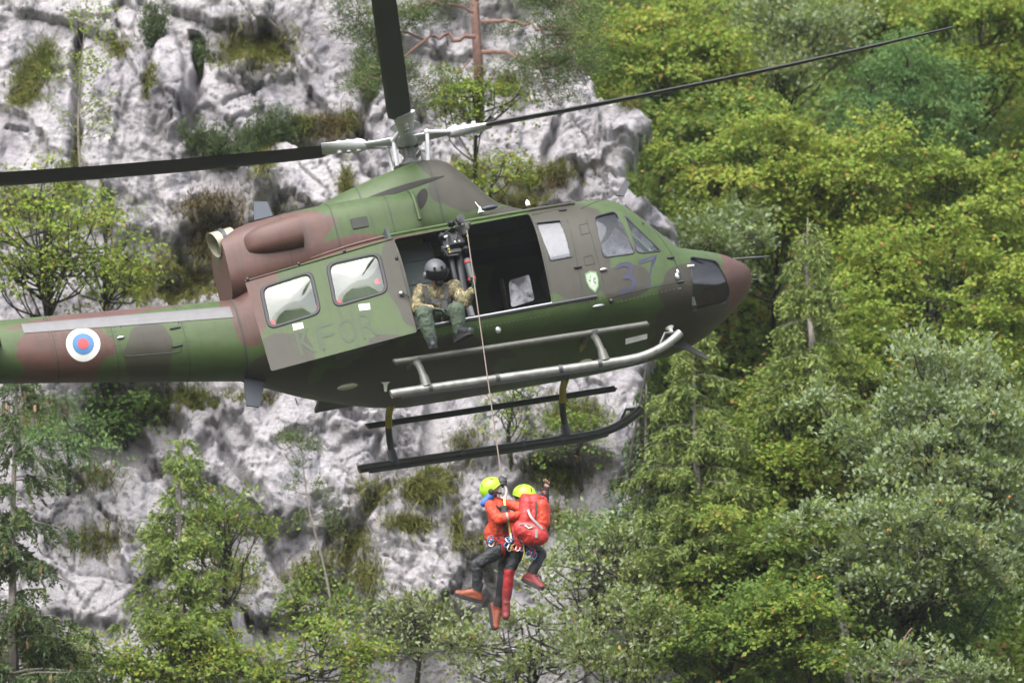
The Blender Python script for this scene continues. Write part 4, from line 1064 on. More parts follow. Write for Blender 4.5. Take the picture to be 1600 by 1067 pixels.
def strap(P, w, name, mat, parent, nrm=None, th_=.004):
    P = curvept(P, 4); b = MB(); rs = []
    for i, p in enumerate(P):
        t = (P[min(i + 1, len(P) - 1)] - P[max(i - 1, 0)]).normalized(); n_ = Vector(nrm) if nrm is not None else Vector((0, -1, 0))
        s_ = t.cross(n_).normalized(); n2 = s_.cross(t)
        rs.append([p + s_ * w / 2 + n2 * th_, p - s_ * w / 2 + n2 * th_, p - s_ * w / 2 - n2 * th_, p + s_ * w / 2 - n2 * th_])
    return b.rings(rs).build(name, mat, parent)
def carabiner(c, M, sz, name, mat, parent):
    c = Vector(c); pts = [c + M @ Vector((x * sz, 0, z * sz)) for x, z in ((-.3, .45), (.0, .55), (.32, .42), (.36, 0), (.25, -.45), (0, -.55), (-.25, -.45), (-.34, 0))]
    return MB().tube(curvept(pts + [pts[0]], 3)[:-1], .10 * sz, 6, closed=True).build(name, mat, parent)
TOC = Vector(-CZ); UPW = Vector(CY); RTW = Vector(CX)
ctop = HW(H(729, 356, -1.58))
DP = (ctop.y - .12) / ray(784, 748)[1]
def Q(px, py, dz=0): return DW(px, py, DP + dz)

# ---- hoist cable down to the hook
chook = Q(784, 748, 0)
inv = Matrix((HF, HL, HU))
def toheli(p): return inv @ (Vector(p) - Vector(HO))
cab = MB().tube([toheli(ctop.lerp(chook, i / 12)) for i in range(13)], .008, 6).build('hoist_cable', 'cable_steel', hoist)
hookd = (chook - ctop).normalized()
MB().lathe(toheli(chook), toheli(Vector(HO) + hookd), [(-.03, .02), (0, .055), (.015, .062), (.055, .062), (.06, .052), (.085, .052), (.09, .03), (.11, .02)], 16).build('hook_bumper', 'rubber', hoist)
MB().tube([toheli(chook + hookd * .09 + (RTW * math.cos(a) * .045 + UPW * (math.sin(a) * .075 - .075))) for a in [2 * math.pi * j / 18 for j in range(18)]], .017, 8, closed=True).build('hoist_hook', 'white_paint', hoist)

# ---- rescuer hanging on the left, facing right
p1 = empty('person', Q(778, 975, 0), 'rescuer in lime helmet and black trousers looking up, hanging upright on the winch cable', 'person', 'people on the winch cable')
p1['group'] = 'people on the winch cable'
OFF = p1.location.copy()
def kid(o, root):
    o.parent = root; o.matrix_parent_inverse = Matrix.Translation(-root.location); return o
neck, chest, belly, pelv = Q(769, 779, 0), Q(777, 800, 0), Q(781, 826, 0), Q(788, 848, 0)
shN, shF = Q(767, 791, -.18), Q(775, 789, .17)
elN, wrN = Q(777, 811, -.27), Q(811, 804, -.24)
elF, wrF = Q(800, 812, .22), Q(830, 806, .2)
hiN, hiF = Q(790, 852, -.10), Q(794, 852, .10)
knN, anN = Q(747, 881, -.14), Q(744, 926, -.10)
knF, anF = Q(785, 908, .06), Q(778, 950, .10)
head = Q(768, 763, 0); fdir = (RTW * .80 + UPW * .55).normalized(); hup = (UPW * .78 - RTW * .62).normalized()
# 0 jacket 1 trousers 2 skin 3 red harness 4 hair
S = [(chest + TOC * .07, .125, belly + TOC * .06, .125, 0), (chest - TOC * .07, .125, belly - TOC * .06, .125, 0), (belly + RTW * -.01, .15, pelv + UPW * .06, .135, 0), (neck, .06, chest + UPW * .06, .12, 0), (shN, .072, shF, .072, 0),
     (shN, .078, elN, .066, 0), (elN, .068, wrN, .046, 0), (shF, .075, elF, .062, 0), (elF, .062, wrF, .045, 0), (belly + RTW * -.06 - UPW * .04, .13, belly + RTW * .12 - UPW * .04, .12, 0), (belly + RTW * -.05 - UPW * .10, .135, belly + RTW * .08 - UPW * .10, .12, 0),
     (pelv + TOC * .08, .115, pelv - TOC * .08, .115, 1), (hiN, .108, knN, .072, 1), (knN, .070, knN.lerp(anN, .35), .066, 1), (knN.lerp(anN, .35), .066, anN, .046, 1), (hiF, .108, knF, .072, 1), (knF, .070, anF, .046, 1),
     (neck, .055, head - hup * .02, .06, 2), (head, .092, head - fdir * .03, .095, 2), (head + fdir * .04 - hup * .045, .052, head + fdir * .055 - hup * .07, .034, 2), (head + fdir * .09 - hup * .01, .014, head + fdir * .112 - hup * .028, .013, 2),
     (head + TOC * .088 - fdir * .01 - hup * .02, .02, head + TOC * .09 - fdir * .015 + hup * .012, .018, 2), (head + fdir * .088 - hup * .058 + TOC * .015, .008, head + fdir * .088 - hup * .058 - TOC * .015, .008, 2), (head - fdir * .05 - hup * .06, .07, head - fdir * .06, .08, 4)]
body = kid(flesh('body', S, ['orange_shell', 'trouser_black', 'skin', 'red_shell', 'hair_dark'], None, .010, .022, 3, 1), p1)
h1, M1 = helmet(head + hup * .01, hup, fdir, .125, 'helmet', 'helmet_lime', None); kid(h1, p1)
for s in (-1, 1):
    kid(MB().ell(head + fdir * .088 + TOC * (.034 * s) + hup * .008, (.013, .013, .013)).build('eye', 'hair_dark', None), p1)
b = MB().ell(head + fdir * .082 + hup * .022, (.05, .085, .032), M1); kid(b.build('goggles', 'goggle_grey', None), p1)
kid(MB().ell(head + TOC * .118 - hup * .03 - fdir * .025, (.036, .028, .042), M1).build('ear_defender', 'strap_black', None), p1)
kid(strap([head + TOC * .11 - hup * .05, head + fdir * .04 + TOC * .08 - hup * .10, head + fdir * .06 - hup * .115], .025, 'chin_strap', 'strap_black', None, TOC), p1)
kid(flesh('collar', [(Q(757, 784, -.10), .045, Q(766, 775, -.09), .045, 0), (Q(757, 786, .10), .045, Q(766, 776, .09), .045, 0), (Q(756, 786, -.1), .045, Q(756, 786, .1), .045, 0)], ['collar_blue'], None, .01, .006), p1)
kid(flesh('glove', hand_segs(wrN, (Q(825, 806, -.24) - wrN), TOC, UPW, 1.12, .75), ['glove_black'], None, .0045, 0, 2), p1)
kid(flesh('glove', hand_segs(wrF, (Q(842, 806, .2) - wrF), -TOC, UPW, 1.1, .6), ['glove_black'], None, .0045, 0, 2), p1)
kid(boot(anN, Q(718, 944, -.12), (anN - Q(741, 938, -.1)), 'boot', 'boot_orange', None, 1.12), p1)
kid(boot(anF, Q(770, 985, .04), RTW * .7 + UPW * .25 + TOC * .35, 'boot', 'boot_orange', None, 1.15, 'sole', knF - anF), p1)
kid(strap([Q(760, 790, -.05), Q(775, 792, -.24), Q(787, 803, -.2), Q(789, 830, -.18)], .045, 'chest_strap', 'strap_black', None, TOC), p1)
kid(MB().box(Q(787, 797, -.2), (.09, .07, .12), bev=.015).build('radio', 'strap_black', None), p1)
kid(strap([Q(784, 838, -.25), Q(787, 862, -.22), Q(783, 872, .0)], .05, 'leg_loop', 'red_shell', None, TOC), p1)
kid(strap([Q(767, 848, -.12), Q(780, 846, -.20), Q(796, 845, -.20), Q(808, 846, -.12)], .05, 'harness_belt', 'red_shell', None, TOC), p1)
kid(strap([Q(788, 776, -.06), Q(789, 790, -.16), Q(794, 812, -.17), Q(798, 842, -.20)], .022, 'hoist_strap', 'strap_yellow', None, TOC), p1)
kid(strap([Q(802, 822, -.28), Q(806, 840, -.30), Q(814, 858, -.28)], .05, 'sling', 'red_shell', None, TOC), p1)
rng = random.Random(2)
cols_ = ['steel', 'blue_paint', 'steel', 'red_paint', 'strap_grey', 'white_paint', 'blue_paint', 'steel', 'yellow_paint', 'red_paint', 'white_paint', 'steel']
for i in range(12):
    a, c_ = 793 + (i % 6) * 4.2 + rng.uniform(-1.5, 1.5), 840 + (i // 6) * 12 + rng.uniform(-3, 4)
    kid(carabiner(Q(a, c_, -.26 - .02 * rng.random()), Matrix.Rotation(rng.uniform(-.8, .8), 3, 'Y') @ Matrix.Rotation(rng.uniform(-.7, .7), 3, 'Z'), .075, 'carabiner', cols_[i], None), p1)
kid(strap([Q(817, 848, -.24), Q(819, 862, -.25), Q(816, 874, -.24)], .012, 'cord_loop', 'strap_yellow', None, TOC), p1)
for a, c_ in ((766, 842), (768, 848)): kid(carabiner(Q(a, c_, -.16), Matrix.Rotation(.3, 3, 'Y'), .08, 'carabiner', 'blue_paint' if a == 766 else 'white_paint', None), p1)

for t_ in (.45,):
    c_ = elN.lerp(wrN, t_); kid(MB().tube([c_ + (wrN - elN).normalized() * e for e in (-.012, .012)], .064, 12).build('reflective_band', 'strap_grey', None), p1)
kid(strap([Q(757, 842, -.05), Q(768, 845, -.17), Q(785, 846, -.19), Q(800, 842, -.15)], .02, 'jacket_hem', 'strap_black', None, TOC), p1)
kid(strap([Q(772, 790, -.13), Q(776, 810, -.20), Q(777, 838, -.20)], .012, 'jacket_zip', 'strap_black', None, TOC), p1)
for (a0, a1, nm_) in ((knN, anN, 'knee_patch'),):
    kid(flesh(nm_, [(a0 - RTW * .02, .066, a0.lerp(a1, .18) - RTW * .02, .062, 0)], ['trouser_grey'], None, .009, .006), p1)
# ---- second rescuer, arm raised, pack on the back
p2 = empty('person', Q(815, 950, .05), 'rescuer in red trousers waving a bare-fingered hand, hugging the upward-looking rescuer', 'person', 'people on the winch cable')
head2 = Q(819, 776, .10); f2 = (RTW * -.9 + UPW * -.05 - TOC * .15).normalized(); u2 = (UPW * .95 + RTW * .28).normalized()
nk2, ch2, be2, pe2 = Q(823, 791, .08), Q(824, 805, .06), Q(819, 830, .04), Q(819, 850, .02)
sR, sL = Q(838, 793, .20), Q(818, 796, -.10)
eR, wR = Q(850, 792, .26), Q(852, 772, .22)
eL, wL = Q(800, 789, -.06), Q(783, 786, .02)
hR, hL = Q(826, 853, .10), Q(812, 853, -.06)
kR, aR = Q(846, 866, -.02), Q(829, 899, -.08)
kL, aL = Q(797, 888, -.12), Q(791, 934, -.08)
S = [(ch2 + TOC * .06, .12, be2 + TOC * .05, .12, 0), (ch2 - TOC * .06, .12, be2 - TOC * .05, .12, 0), (be2, .14, pe2 + UPW * .05, .13, 0), (nk2, .055, ch2 + UPW * .05, .11, 0), (sR, .07, sL, .07, 0),
     (sR, .075, eR, .064, 0), (eR, .064, wR, .045, 0), (sL, .075, eL, .062, 0), (eL, .062, wL, .046, 0),
     (pe2 + TOC * .07, .112, pe2 - TOC * .07, .112, 1), (hR, .105, kR, .07, 4), (kR, .068, kR.lerp(aR, .4), .064, 4), (kR.lerp(aR, .4), .064, aR, .046, 4), (hL, .105, kL, .07, 1), (kL, .070, kL.lerp(aL, .4), .066, 3), (kL.lerp(aL, .4), .066, aL, .047, 3),
     (nk2, .052, head2 - u2 * .02, .058, 2), (head2, .09, head2 - f2 * .03, .093, 2), (head2 + f2 * .045 - u2 * .05, .05, head2 + f2 * .055 - u2 * .075, .033, 2), (head2 + f2 * .09 - u2 * .015, .014, head2 + f2 * .11 - u2 * .03, .013, 2),
     (head2 + TOC * .086, .018, head2 + TOC * .088 + u2 * .03, .016, 2)]
kid(flesh('body', S, ['orange_shell', 'trouser_black', 'skin', 'red_shell', 'trouser_grey'], None, .010, .022, 3, 5), p2)
hh, M2 = helmet(head2 + u2 * .02, u2, f2, .128, 'helmet', 'helmet_lime', None); kid(hh, p2)
kid(MB().ell(head2 + f2 * .085 + u2 * .012, (.04, .085, .03), M2).build('glasses', 'visor_black', None), p2)
kid(MB().ell(head2 + TOC * .112 - u2 * .03, (.03, .014, .05), M2).build('helmet_strap', 'strap_black', None), p2)
for s in (-1, 1): kid(MB().ell(head2 + f2 * .086 + TOC * (.034 * s), (.012, .012, .012)).build('eye', 'hair_dark', None), p2)
hs_ = hand_segs(wR, (Q(854, 757, .2) - wR), (RTW * .6 - TOC * .8), -RTW, 1.08, .12, 0, .45)
hs_ = [(a, b_, c_, d_, 1 if i >= 4 and (i - 3) % 3 != 1 and i < 15 else 0) for i, (a, b_, c_, d_, e_) in enumerate(hs_)]
kid(flesh('hand', hs_, ['glove_black', 'skin'], None, .0045, 0, 2), p2)
kid(flesh('cuff', [(Q(851, 780, .23), .056, wR, .050, 0)], ['glove_black'], None, .009, .004), p2)
kid(flesh('glove', hand_segs(wL, (Q(770, 786, .06) - wL), UPW, TOC, 1.05, .5), ['glove_black'], None, .0045, 0, 2), p2)
kid(boot(aR, Q(842, 921, -.2), (aR - Q(824, 910, -.08)), 'boot', 'boot_red', None, 1.12), p2)
kid(boot(aL, Q(790, 985, -.14), TOC * .8 + UPW * .45, 'boot', 'boot_red', None, 1.12, 'boot_red', kL - aL), p2)
kid(strap([Q(803, 840, -.10), Q(815, 848, -.17), Q(832, 846, -.12)], .05, 'harness_belt', 'orange_shell', None, TOC), p2)
for i, (a, c_, mt) in enumerate(((828, 860, 'blue_paint'), (832, 862, 'red_paint'), (834, 868, 'blue_paint'), (825, 866, 'white_paint'))):
    kid(carabiner(Q(a, c_, -.2), Matrix.Rotation(.4 * i - .5, 3, 'Y'), .085, 'carabiner', mt, None), p2)

# ---- backpack worn by the second rescuer
bp = empty('backpack', Q(832, 850, -.2), 'red and orange climbing backpack on the waving rescuer with a rounded lower roll', 'backpack')
def bag(nm, S, mats, w=.012, sd=1): return kid(flesh(nm, S, mats, None, .011, w, 5, sd), bp)
bag('main_bag', [(Q(824, 786, -.16), .10, Q(822, 812, -.20), .115, 0), (Q(846, 786, -.12), .085, Q(845, 815, -.16), .10, 0), (Q(835, 784, -.14), .10, Q(834, 820, -.19), .12, 0), (Q(820, 778, -.13), .06, Q(848, 782, -.10), .06, 0)], ['pack_red'], .012, 3)
bag('side_pocket', [(Q(846, 789, -.24), .075, Q(846, 818, -.26), .085, 0), (Q(852, 792, -.18), .06, Q(852, 816, -.2), .07, 0)], ['pack_orange'], .012, 4)
bag('lower_roll', [(Q(816, 828, -.30), .10, Q(840, 838, -.32), .115, 0), (Q(812, 822, -.28), .08, Q(842, 828, -.28), .10, 0), (Q(828, 840, -.3), .10, Q(846, 838, -.28), .09, 0)], ['pack_red'], .014, 6)
kid(strap([Q(838, 783, -.30), Q(838, 800, -.345), Q(836, 816, -.34)], .018, 'zip', 'strap_black', None, TOC), bp)
kid(strap([Q(825, 796, -.29), Q(829, 806, -.335), Q(836, 814, -.365), Q(848, 826, -.38)], .028, 'strap', 'strap_grey', None, TOC), bp)
kid(strap([Q(838, 826, -.44), Q(838, 840, -.445)], .03, 'strap', 'strap_grey', None, TOC), bp)
kid(strap([Q(812, 818, -.375), Q(824, 818, -.395), Q(836, 822, -.40)], .02, 'strap', 'strap_grey', None, TOC), bp)
kid(strap([Q(856, 795, -.22), Q(859, 812, -.22), Q(857, 830, -.22)], .03, 'strap', 'strap_black', None, TOC), bp)
kid(MB().tube([Q(842, 782, -.22), Q(845, 777, -.23), Q(849, 778, -.22), Q(850, 784, -.2)], .008, 6).build('grab_loop', 'strap_black', None), bp)
kid(MB().tube([Q(820, 820, -.40), Q(826, 825, -.41), Q(832, 823, -.41)], .010, 6).build('rope_loop', 'white_paint', None), bp)

# ---- crew chief sitting in the open doorway
def HQ(px, py, y): return HW(H(px, py, y))
p3 = empty('person', HQ(690, 540, -1.45), 'winch operator in grey helmet and camouflage jacket sitting in the open doorway, guiding the cable', 'person')
fr = Vector(-HL); upv = Vector(HU); fwv = Vector(HF)
hd3 = HQ(681, 424, -1.42); nk3 = HQ(684, 444, -1.28); c3 = HQ(685, 458, -1.24); b3 = HQ(686, 478, -1.16); pv3 = HQ(688, 494, -1.10)
sA, sB = HQ(658, 455, -1.24), HQ(710, 449, -1.24)
eA, wA = HQ(650, 483, -1.32), HQ(672, 484, -1.50)
eB, wB = HQ(724, 472, -1.40), HQ(737, 456, -1.46)
hA, hB = HQ(678, 497, -1.10), HQ(700, 492, -1.10)
kA, aA = HQ(662, 490, -1.56), HQ(675, 533, -1.50)
kB, aB = HQ(714, 484, -1.56), HQ(717, 518, -1.48)
S = [(c3 - fwv * .07, .12, b3 - fwv * .05, .12, 0), (c3 + fwv * .07, .12, b3 + fwv * .05, .12, 0), (b3, .14, pv3, .13, 0), (nk3, .06, c3, .11, 0), (sA, .075, sB, .075, 0),
     (sA, .098, eA, .084, 0), (eA, .084, wA, .058, 0), (sB, .098, eB, .084, 0), (eB, .084, wB, .058, 0),
     (pv3 - fwv * .07, .12, pv3 + fwv * .07, .12, 1), (hA, .115, kA, .098, 1), (kA, .098, kA.lerp(aA, .5), .094, 1), (kA.lerp(aA, .5), .094, aA, .070, 1), (hB, .115, kB, .098, 1), (kB, .098, kB.lerp(aB, .5), .094, 1), (kB.lerp(aB, .5), .094, aB, .070, 1),
     (nk3, .06, hd3, .07, 2), (hd3, .09, hd3 + fr * .02, .09, 2), (hd3 + fr * .085 - upv * .03, .014, hd3 + fr * .10 - upv * .045, .012, 2), (hd3 + fr * .05 - upv * .07, .045, hd3 + fr * .055 - upv * .085, .035, 2)]
kid(flesh('body', S, ['camouflage_cloth', 'flight_green', 'skin'], None, .010, .022, 3, 9), p3)
u3 = (upv * .72 + fr * .70).normalized(); f3 = (fr * .68 - upv * .72).normalized()
hh, M3 = helmet(hd3 + u3 * .01, u3, f3, .142, 'helmet', 'helmet_grey', None, False, -.45); kid(hh, p3)
vis = []
for k in range(9):
    a = R(-28 + 52 * k / 8); vis.append([hd3 + u3 * .01 + M3 @ Vector((1.20 * math.cos(a) * math.cos(R(t)), 1.03 * math.cos(a) * math.sin(R(t)), 1.02 * math.sin(a))) * .146 for t in range(-70, 71, 10)])
m_ = len(vis[0]); kid(MB().add([p for r_ in vis for p in r_], [(i * m_ + j, i * m_ + j + 1, (i + 1) * m_ + j + 1, (i + 1) * m_ + j) for i in range(8) for j in range(m_ - 1)]).build('visor', 'visor_black', None, 60), p3)
for s in (-1, 1):
    kid(MB().ell(hd3 + fwv * (.13 * s) - u3 * .03, (.04, .05, .05)).build('ear_cup', 'helmet_grey', None), p3)
    kid(strap([hd3 + M3 @ Vector((.09 + .02, .045 * s, .105)) + fr * .02, hd3 + M3 @ Vector((.135, .05 * s, .065)) + fr * .02], .03, 'helmet_tape', 'visor_black', None, fr), p3)
kid(MB().ell(hd3 + f3 * .12 - u3 * .10, (.05, .05, .05)).build('mask', 'visor_black', None), p3)
kid(flesh('glove', hand_segs(wA, (HQ(684, 484, -1.52) - wA), upv, fr, 1.2, .5), ['glove_green'], None, .005, 0, 2), p3)
kid(flesh('glove', hand_segs(wB, (HQ(741, 443, -1.47) - wB), fwv, fr, 1.25, .85), ['glove_green'], None, .005, 0, 2), p3)
kid(boot(aA, HQ(679, 556, -1.70), (aA - HQ(677, 550, -1.47)), 'boot', 'boot_black', None, 1.2), p3)
kid(boot(aB, HQ(736, 536, -1.66), (aB - HQ(720, 534, -1.47)), 'boot', 'boot_black', None, 1.25), p3)
kid(strap([HQ(664, 447, -1.36), HQ(667, 462, -1.41), HQ(674, 480, -1.38)], .055, 'harness_strap', 'strap_black', None, fr), p3)
kid(strap([HQ(698, 444, -1.36), HQ(697, 462, -1.42), HQ(692, 484, -1.38)], .055, 'harness_strap', 'strap_black', None, fr), p3)
kid(strap([HQ(664, 472, -1.34), HQ(684, 470, -1.42), HQ(704, 468, -1.36)], .06, 'harness_belt', 'strap_black', None, fr), p3)
kid(MB().box(HQ(695, 478, -1.42), (.10, .06, .16), bev=.02).build('chest_pouch', 'strap_black', None), p3)
kid(strap([HQ(717, 452, -1.36), HQ(719, 456, -1.38), HQ(722, 461, -1.40)], .05, 'arm_patch', 'pack_red', None, fr, .012), p3)

# ---- pilot behind the cockpit door window
p4 = empty('person', HW((1.45, -.58, -.18)), 'pilot in a white helmet and orange vest behind the cockpit side window', 'person')
def LQ(x, y, z): return HW((x, y, z))
S = [(LQ(1.42, -.58, -.08), .13, LQ(1.42, -.58, .18), .15, 0), (LQ(1.42, -.76, .24), .075, LQ(1.42, -.40, .24), .075, 0), (LQ(1.42, -.76, .24), .07, LQ(1.58, -.82, -.02), .055, 0), (LQ(1.58, -.82, -.02), .055, LQ(1.85, -.72, .0), .042, 0),
     (LQ(1.42, -.40, .24), .07, LQ(1.58, -.34, -.02), .055, 0), (LQ(1.58, -.34, -.02), .055, LQ(1.85, -.45, -.1), .042, 0), (LQ(1.42, -.68, -.14), .1, LQ(1.85, -.7, -.1), .07, 1), (LQ(1.42, -.48, -.14), .1, LQ(1.85, -.46, -.1), .07, 1),
     (LQ(1.85, -.7, -.1), .07, LQ(2.1, -.7, -.5), .05, 1), (LQ(1.85, -.46, -.1), .07, LQ(2.1, -.46, -.5), .05, 1), (LQ(1.44, -.58, .26), .055, LQ(1.47, -.58, .42), .085, 2), (LQ(1.56, -.58, .40), .014, LQ(1.58, -.58, .39), .012, 2)]
kid(flesh('body', S, ['flight_green', 'flight_green', 'skin'], None, .014, .01, 4, 11), p4)
kid(flesh('vest', [(LQ(1.45, -.58, .02), .16, LQ(1.46, -.58, .18), .165, 0)], ['orange_shell'], None, .014, .01), p4)
hh, _ = helmet(LQ(1.47, -.58, .45), HU, HF, .13, 'helmet', 'white_paint', None, False, -.4); kid(hh, p4)
kid(MB().ell(LQ(1.59, -.58, .43), (.05, .09, .05)).build('visor', 'visor_black', None), p4)
for yy, xx in ((-.72, 1.86), (-.45, 1.86)):
    kid(flesh('hand', hand_segs(LQ(xx, yy, -.01 if yy < -.6 else -.1), HF, HU, Vector(HL), 1.1, .8), ['glove_green'], None, .006, 0, 2), p4)

# ------------------------------------------------------------------ vegetation
def unit(v): return v / np.maximum(np.linalg.norm(v, axis=-1, keepdims=True), 1e-9)
def leafobj(name, C, A, N, L_, W_, tint, mat, parent=None, fold=.18, droop=.15):
    A = unit(A); T = unit(np.cross(N, A)); N = np.cross(A, T)
    L_ = np.broadcast_to(np.asarray(L_, float), (len(C),))[:, None]; W_ = np.broadcast_to(np.asarray(W_, float), (len(C),))[:, None]
    up = N * (W_ * fold)
    V = np.stack([C, C + A * L_ * .30 + T * W_ * .5 + up, C + A * L_ * .70 + T * W_ * .40 + up * .6 - N * L_ * droop * .4, C + A * L_ - N * L_ * droop, C + A * L_ * .70 - T * W_ * .40 + up * .6 - N * L_ * droop * .4, C + A * L_ * .30 - T * W_ * .5 + up], 1)
    n = len(C); b = np.arange(n)[:, None] * 6
    q = np.concatenate([b + np.array([[0, 1, 2, 3]]), b + np.array([[0, 3, 4, 5]])], 1).reshape(-1, 4)
    me = fastmesh(bpy.data.meshes.new(name), V.reshape(-1, 3), q, np.repeat(np.clip(tint, 0, 1), 2))
    return link(name, me, mat, parent, 0)
def bladeobj(name, C, A, N, L_, W_, tint, mat, parent=None, bend=.25):
    """narrow blades and needles: one bent strip of two faces"""
    A = unit(A); T = unit(np.cross(N, A)); N = np.cross(A, T)
    L_ = np.broadcast_to(np.asarray(L_, float), (len(C),))[:, None]; W_ = np.broadcast_to(np.asarray(W_, float), (len(C),))[:, None]
    V = np.stack([C - T * W_ * .5, C + T * W_ * .5, C + A * L_ * .55 + T * W_ * .45, C + A * L_ * .55 - T * W_ * .45, C + A * L_ - N * L_ * bend], 1)
    n = len(C); b = np.arange(n)[:, None] * 5
    me = bpy.data.meshes.new(name)
    q = np.concatenate([b + np.array([[0, 1, 2]]), b + np.array([[0, 2, 3]]), b + np.array([[3, 2, 4]])], 1).reshape(-1, 3)
    fastmesh(me, V.reshape(-1, 3), q, np.repeat(np.clip(tint, 0, 1), 3))
    return link(name, me, mat, parent, 0)
def parented(o, root): return kid(o, root)
def ground_at(x, z):
    """nearest terrain surface towards the viewer"""
    a = float(hillY(x, z)); b = float(cliffY(np.array(x), np.array(z))) if gx[0] < x < gx[-1] and gz[0] < z < gz[-1] else 999
    return min(a, b)
def branch_tubes(name, paths, mat, root):
    b = MB()
    for P, r0, r1 in paths:
        n = len(P); b.tube(P, [r0 + (r1 - r0) * i / max(n - 1, 1) for i in range(n)], 6)
    return parented(b.build(name, mat, None, 50), root)
def rv(rs, n): return unit(rs.normal(size=(n, 3)))
def broadleaf(label, px, py, rx, ry, Y, n, leaf, mat, seed, kind='maple', name='broadleaf_tree', cat='tree', group='trees on the slope', bark='bark_dark', trunk_h=None, lean=0.0, clump=.42, sub=None, base=None, frontal=.75, aspect=.62, tb=0.0, dens=1.5):
    rs = np.random.RandomState(seed); rnd = random.Random(seed); n = int(n * dens * 1.7); leaf *= .74; rx *= 1.06; ry *= 1.08
    c = np.array(YW(px, py, Y)); m = MPP(Y); R_ = np.array([rx * m, min(rx, ry) * m * .8, ry * m])
    lobes = sub or [(0, 0, 1.0)]
    # boughs through the crown volume, denser to its outside
    vol = R_[0] * R_[1] * R_[2]
    K = int(max(7, min(110, 1.15 * (R_[0] * R_[2]) / (clump * clump) * 4.2)))
    d = rv(rs, K * 3); d = d[(d[:, 1] < .25) | (rs.rand(len(d)) < 1 - frontal)][:K]; K = len(d)
    rad = rs.uniform(.35, 1.0, K) ** .55
    cc = c + d * rad[:, None] * R_ * (1 + .18 * rs.normal(size=(K, 1)))
    sz = clump * rs.uniform(.45, 1.5, K)
    base_z = c[2] - (trunk_h or R_[2] * 1.4)
    bx = c[0] + lean
    if base is not None: bp_ = Vector(base)
    else: bp_ = Vector((bx, ground_at(bx, base_z) + .05, base_z))
    root = empty(name, bp_, label, cat, group)
    mid = bp_.lerp(Vector(c), .5) + Vector((rnd.uniform(-.1, .1), -.15, rnd.uniform(0, .2)))
    top = Vector(c) + Vector((rnd.uniform(-.1, .1) * R_[0], 0, R_[2] * .75))
    tp = curvept([bp_, mid, Vector(c), top], 5)
    tr = .022 + .035 * R_[2]
    paths = [(tp, tr, .008)]
    for i in range(K):
        k = rnd.randrange(3, len(tp) - 1); s = tp[k]; e = Vector(cc[i])
        if (e.z < s.z - .3) : s = tp[max(1, k - 5)]
        mm = s.lerp(e, .55) + Vector((rnd.uniform(-.12, .12), rnd.uniform(-.1, .1), -.08 * (e - s).length))
        paths.append((curvept([s, mm, e], 4), tr * .34, .006))
        for _ in range(2):
            e2 = e + Vector(rs.normal(size=3) * sz[i] * .55); paths.append(([mm.lerp(e, .6), e.lerp(e2, .5) + Vector((0, 0, .03)), e2], .007, .003))
    parented(branch_tubes('trunk', paths, bark, root), root)
    ni = rs.choice(K, n, p=sz ** 2 / (sz ** 2).sum())
    u = np.sqrt(rs.rand(n)); a = rs.rand(n) * 2 * np.pi
    lx, ly = u * np.cos(a), u * np.sin(a)
    out = np.stack([lx, ly, np.zeros(n)], 1)
    # each bough is a tilted dome of leaves, thinned in the middle of its underside
    flat = aspect * .85 if kind == 'maple' else aspect
    lz = flat * (1 - u ** 2) * (rs.rand(n) ** .6) + .07 * rs.normal(size=n)
    tilt = rs.normal(size=(K, 2)) * .28 + d[:, :2] * .25
    lz = lz - (tilt[ni, 0] * lx + tilt[ni, 1] * ly)
    ragged = 1 + .35 * np.sin(a * 3 + ni) * (u ** 2) + .18 * rs.normal(size=n) * u
    C = cc[ni] + np.stack([lx * ragged, ly * ragged, lz], 1) * sz[ni][:, None]
    # twig ends that reach out of the bough, leaves strung along them
    tw = rs.rand(n) < .36; nt_ = K * 9; ti = rs.randint(0, K, nt_); td = unit(rs.normal(size=(nt_, 3)) * np.array([1, 1, .55]) + d[ti] * .6 + np.array([0, 0, .25]))
    tl = sz[ti] * rs.uniform(.9, 1.7, nt_); k_ = rs.randint(0, nt_, n); f_ = rs.uniform(.5, 1, n)
    C = np.where(tw[:, None], cc[ti[k_]] + td[k_] * (tl[k_] * f_)[:, None] + np.array([0, 0, -.12]) * (f_[:, None] ** 2) * tl[k_][:, None] + rs.normal(size=(n, 3)) * .045, C)
    out = np.where(tw[:, None], td[k_], out)
    if kind == 'maple':
        A = out * .9 + rs.normal(size=(n, 3)) * .45 + np.array([0, 0, -.28]); N = np.array([0, 0, 1.]) + out * .45 + np.array([0, -.6, 0]) + rs.normal(size=(n, 3)) * .42; W = .72
    elif kind == 'whitebeam':
        A = out * .7 + rs.normal(size=(n, 3)) * .55 + np.array([0, -.1, .55]); N = np.array([0, -.2, .6]) - out * .35 + rs.normal(size=(n, 3)) * .7; W = .58
    else:
        A = out + rs.normal(size=(n, 3)) * .5 + np.array([0, 0, -.45]); N = np.array([0, -.2, 1.]) + rs.normal(size=(n, 3)) * .5; W = .38
    L_ = leaf * rs.uniform(.45, 1.35, n)
    tone = .16 * rs.normal(size=K)
    t = .45 + tone[ni] + .17 * rs.normal(size=n) + tb + .12 * (u - .5)
    t = np.where(rs.rand(n) < .025, 1 - .04 * rs.rand(n), np.minimum(t, .94)) if kind == 'maple' else t
    o = leafobj('crown', C, A, N, L_, L_ * W, t, mat); o['kind'] = 'stuff'
    parented(o, root)
    return root, cc
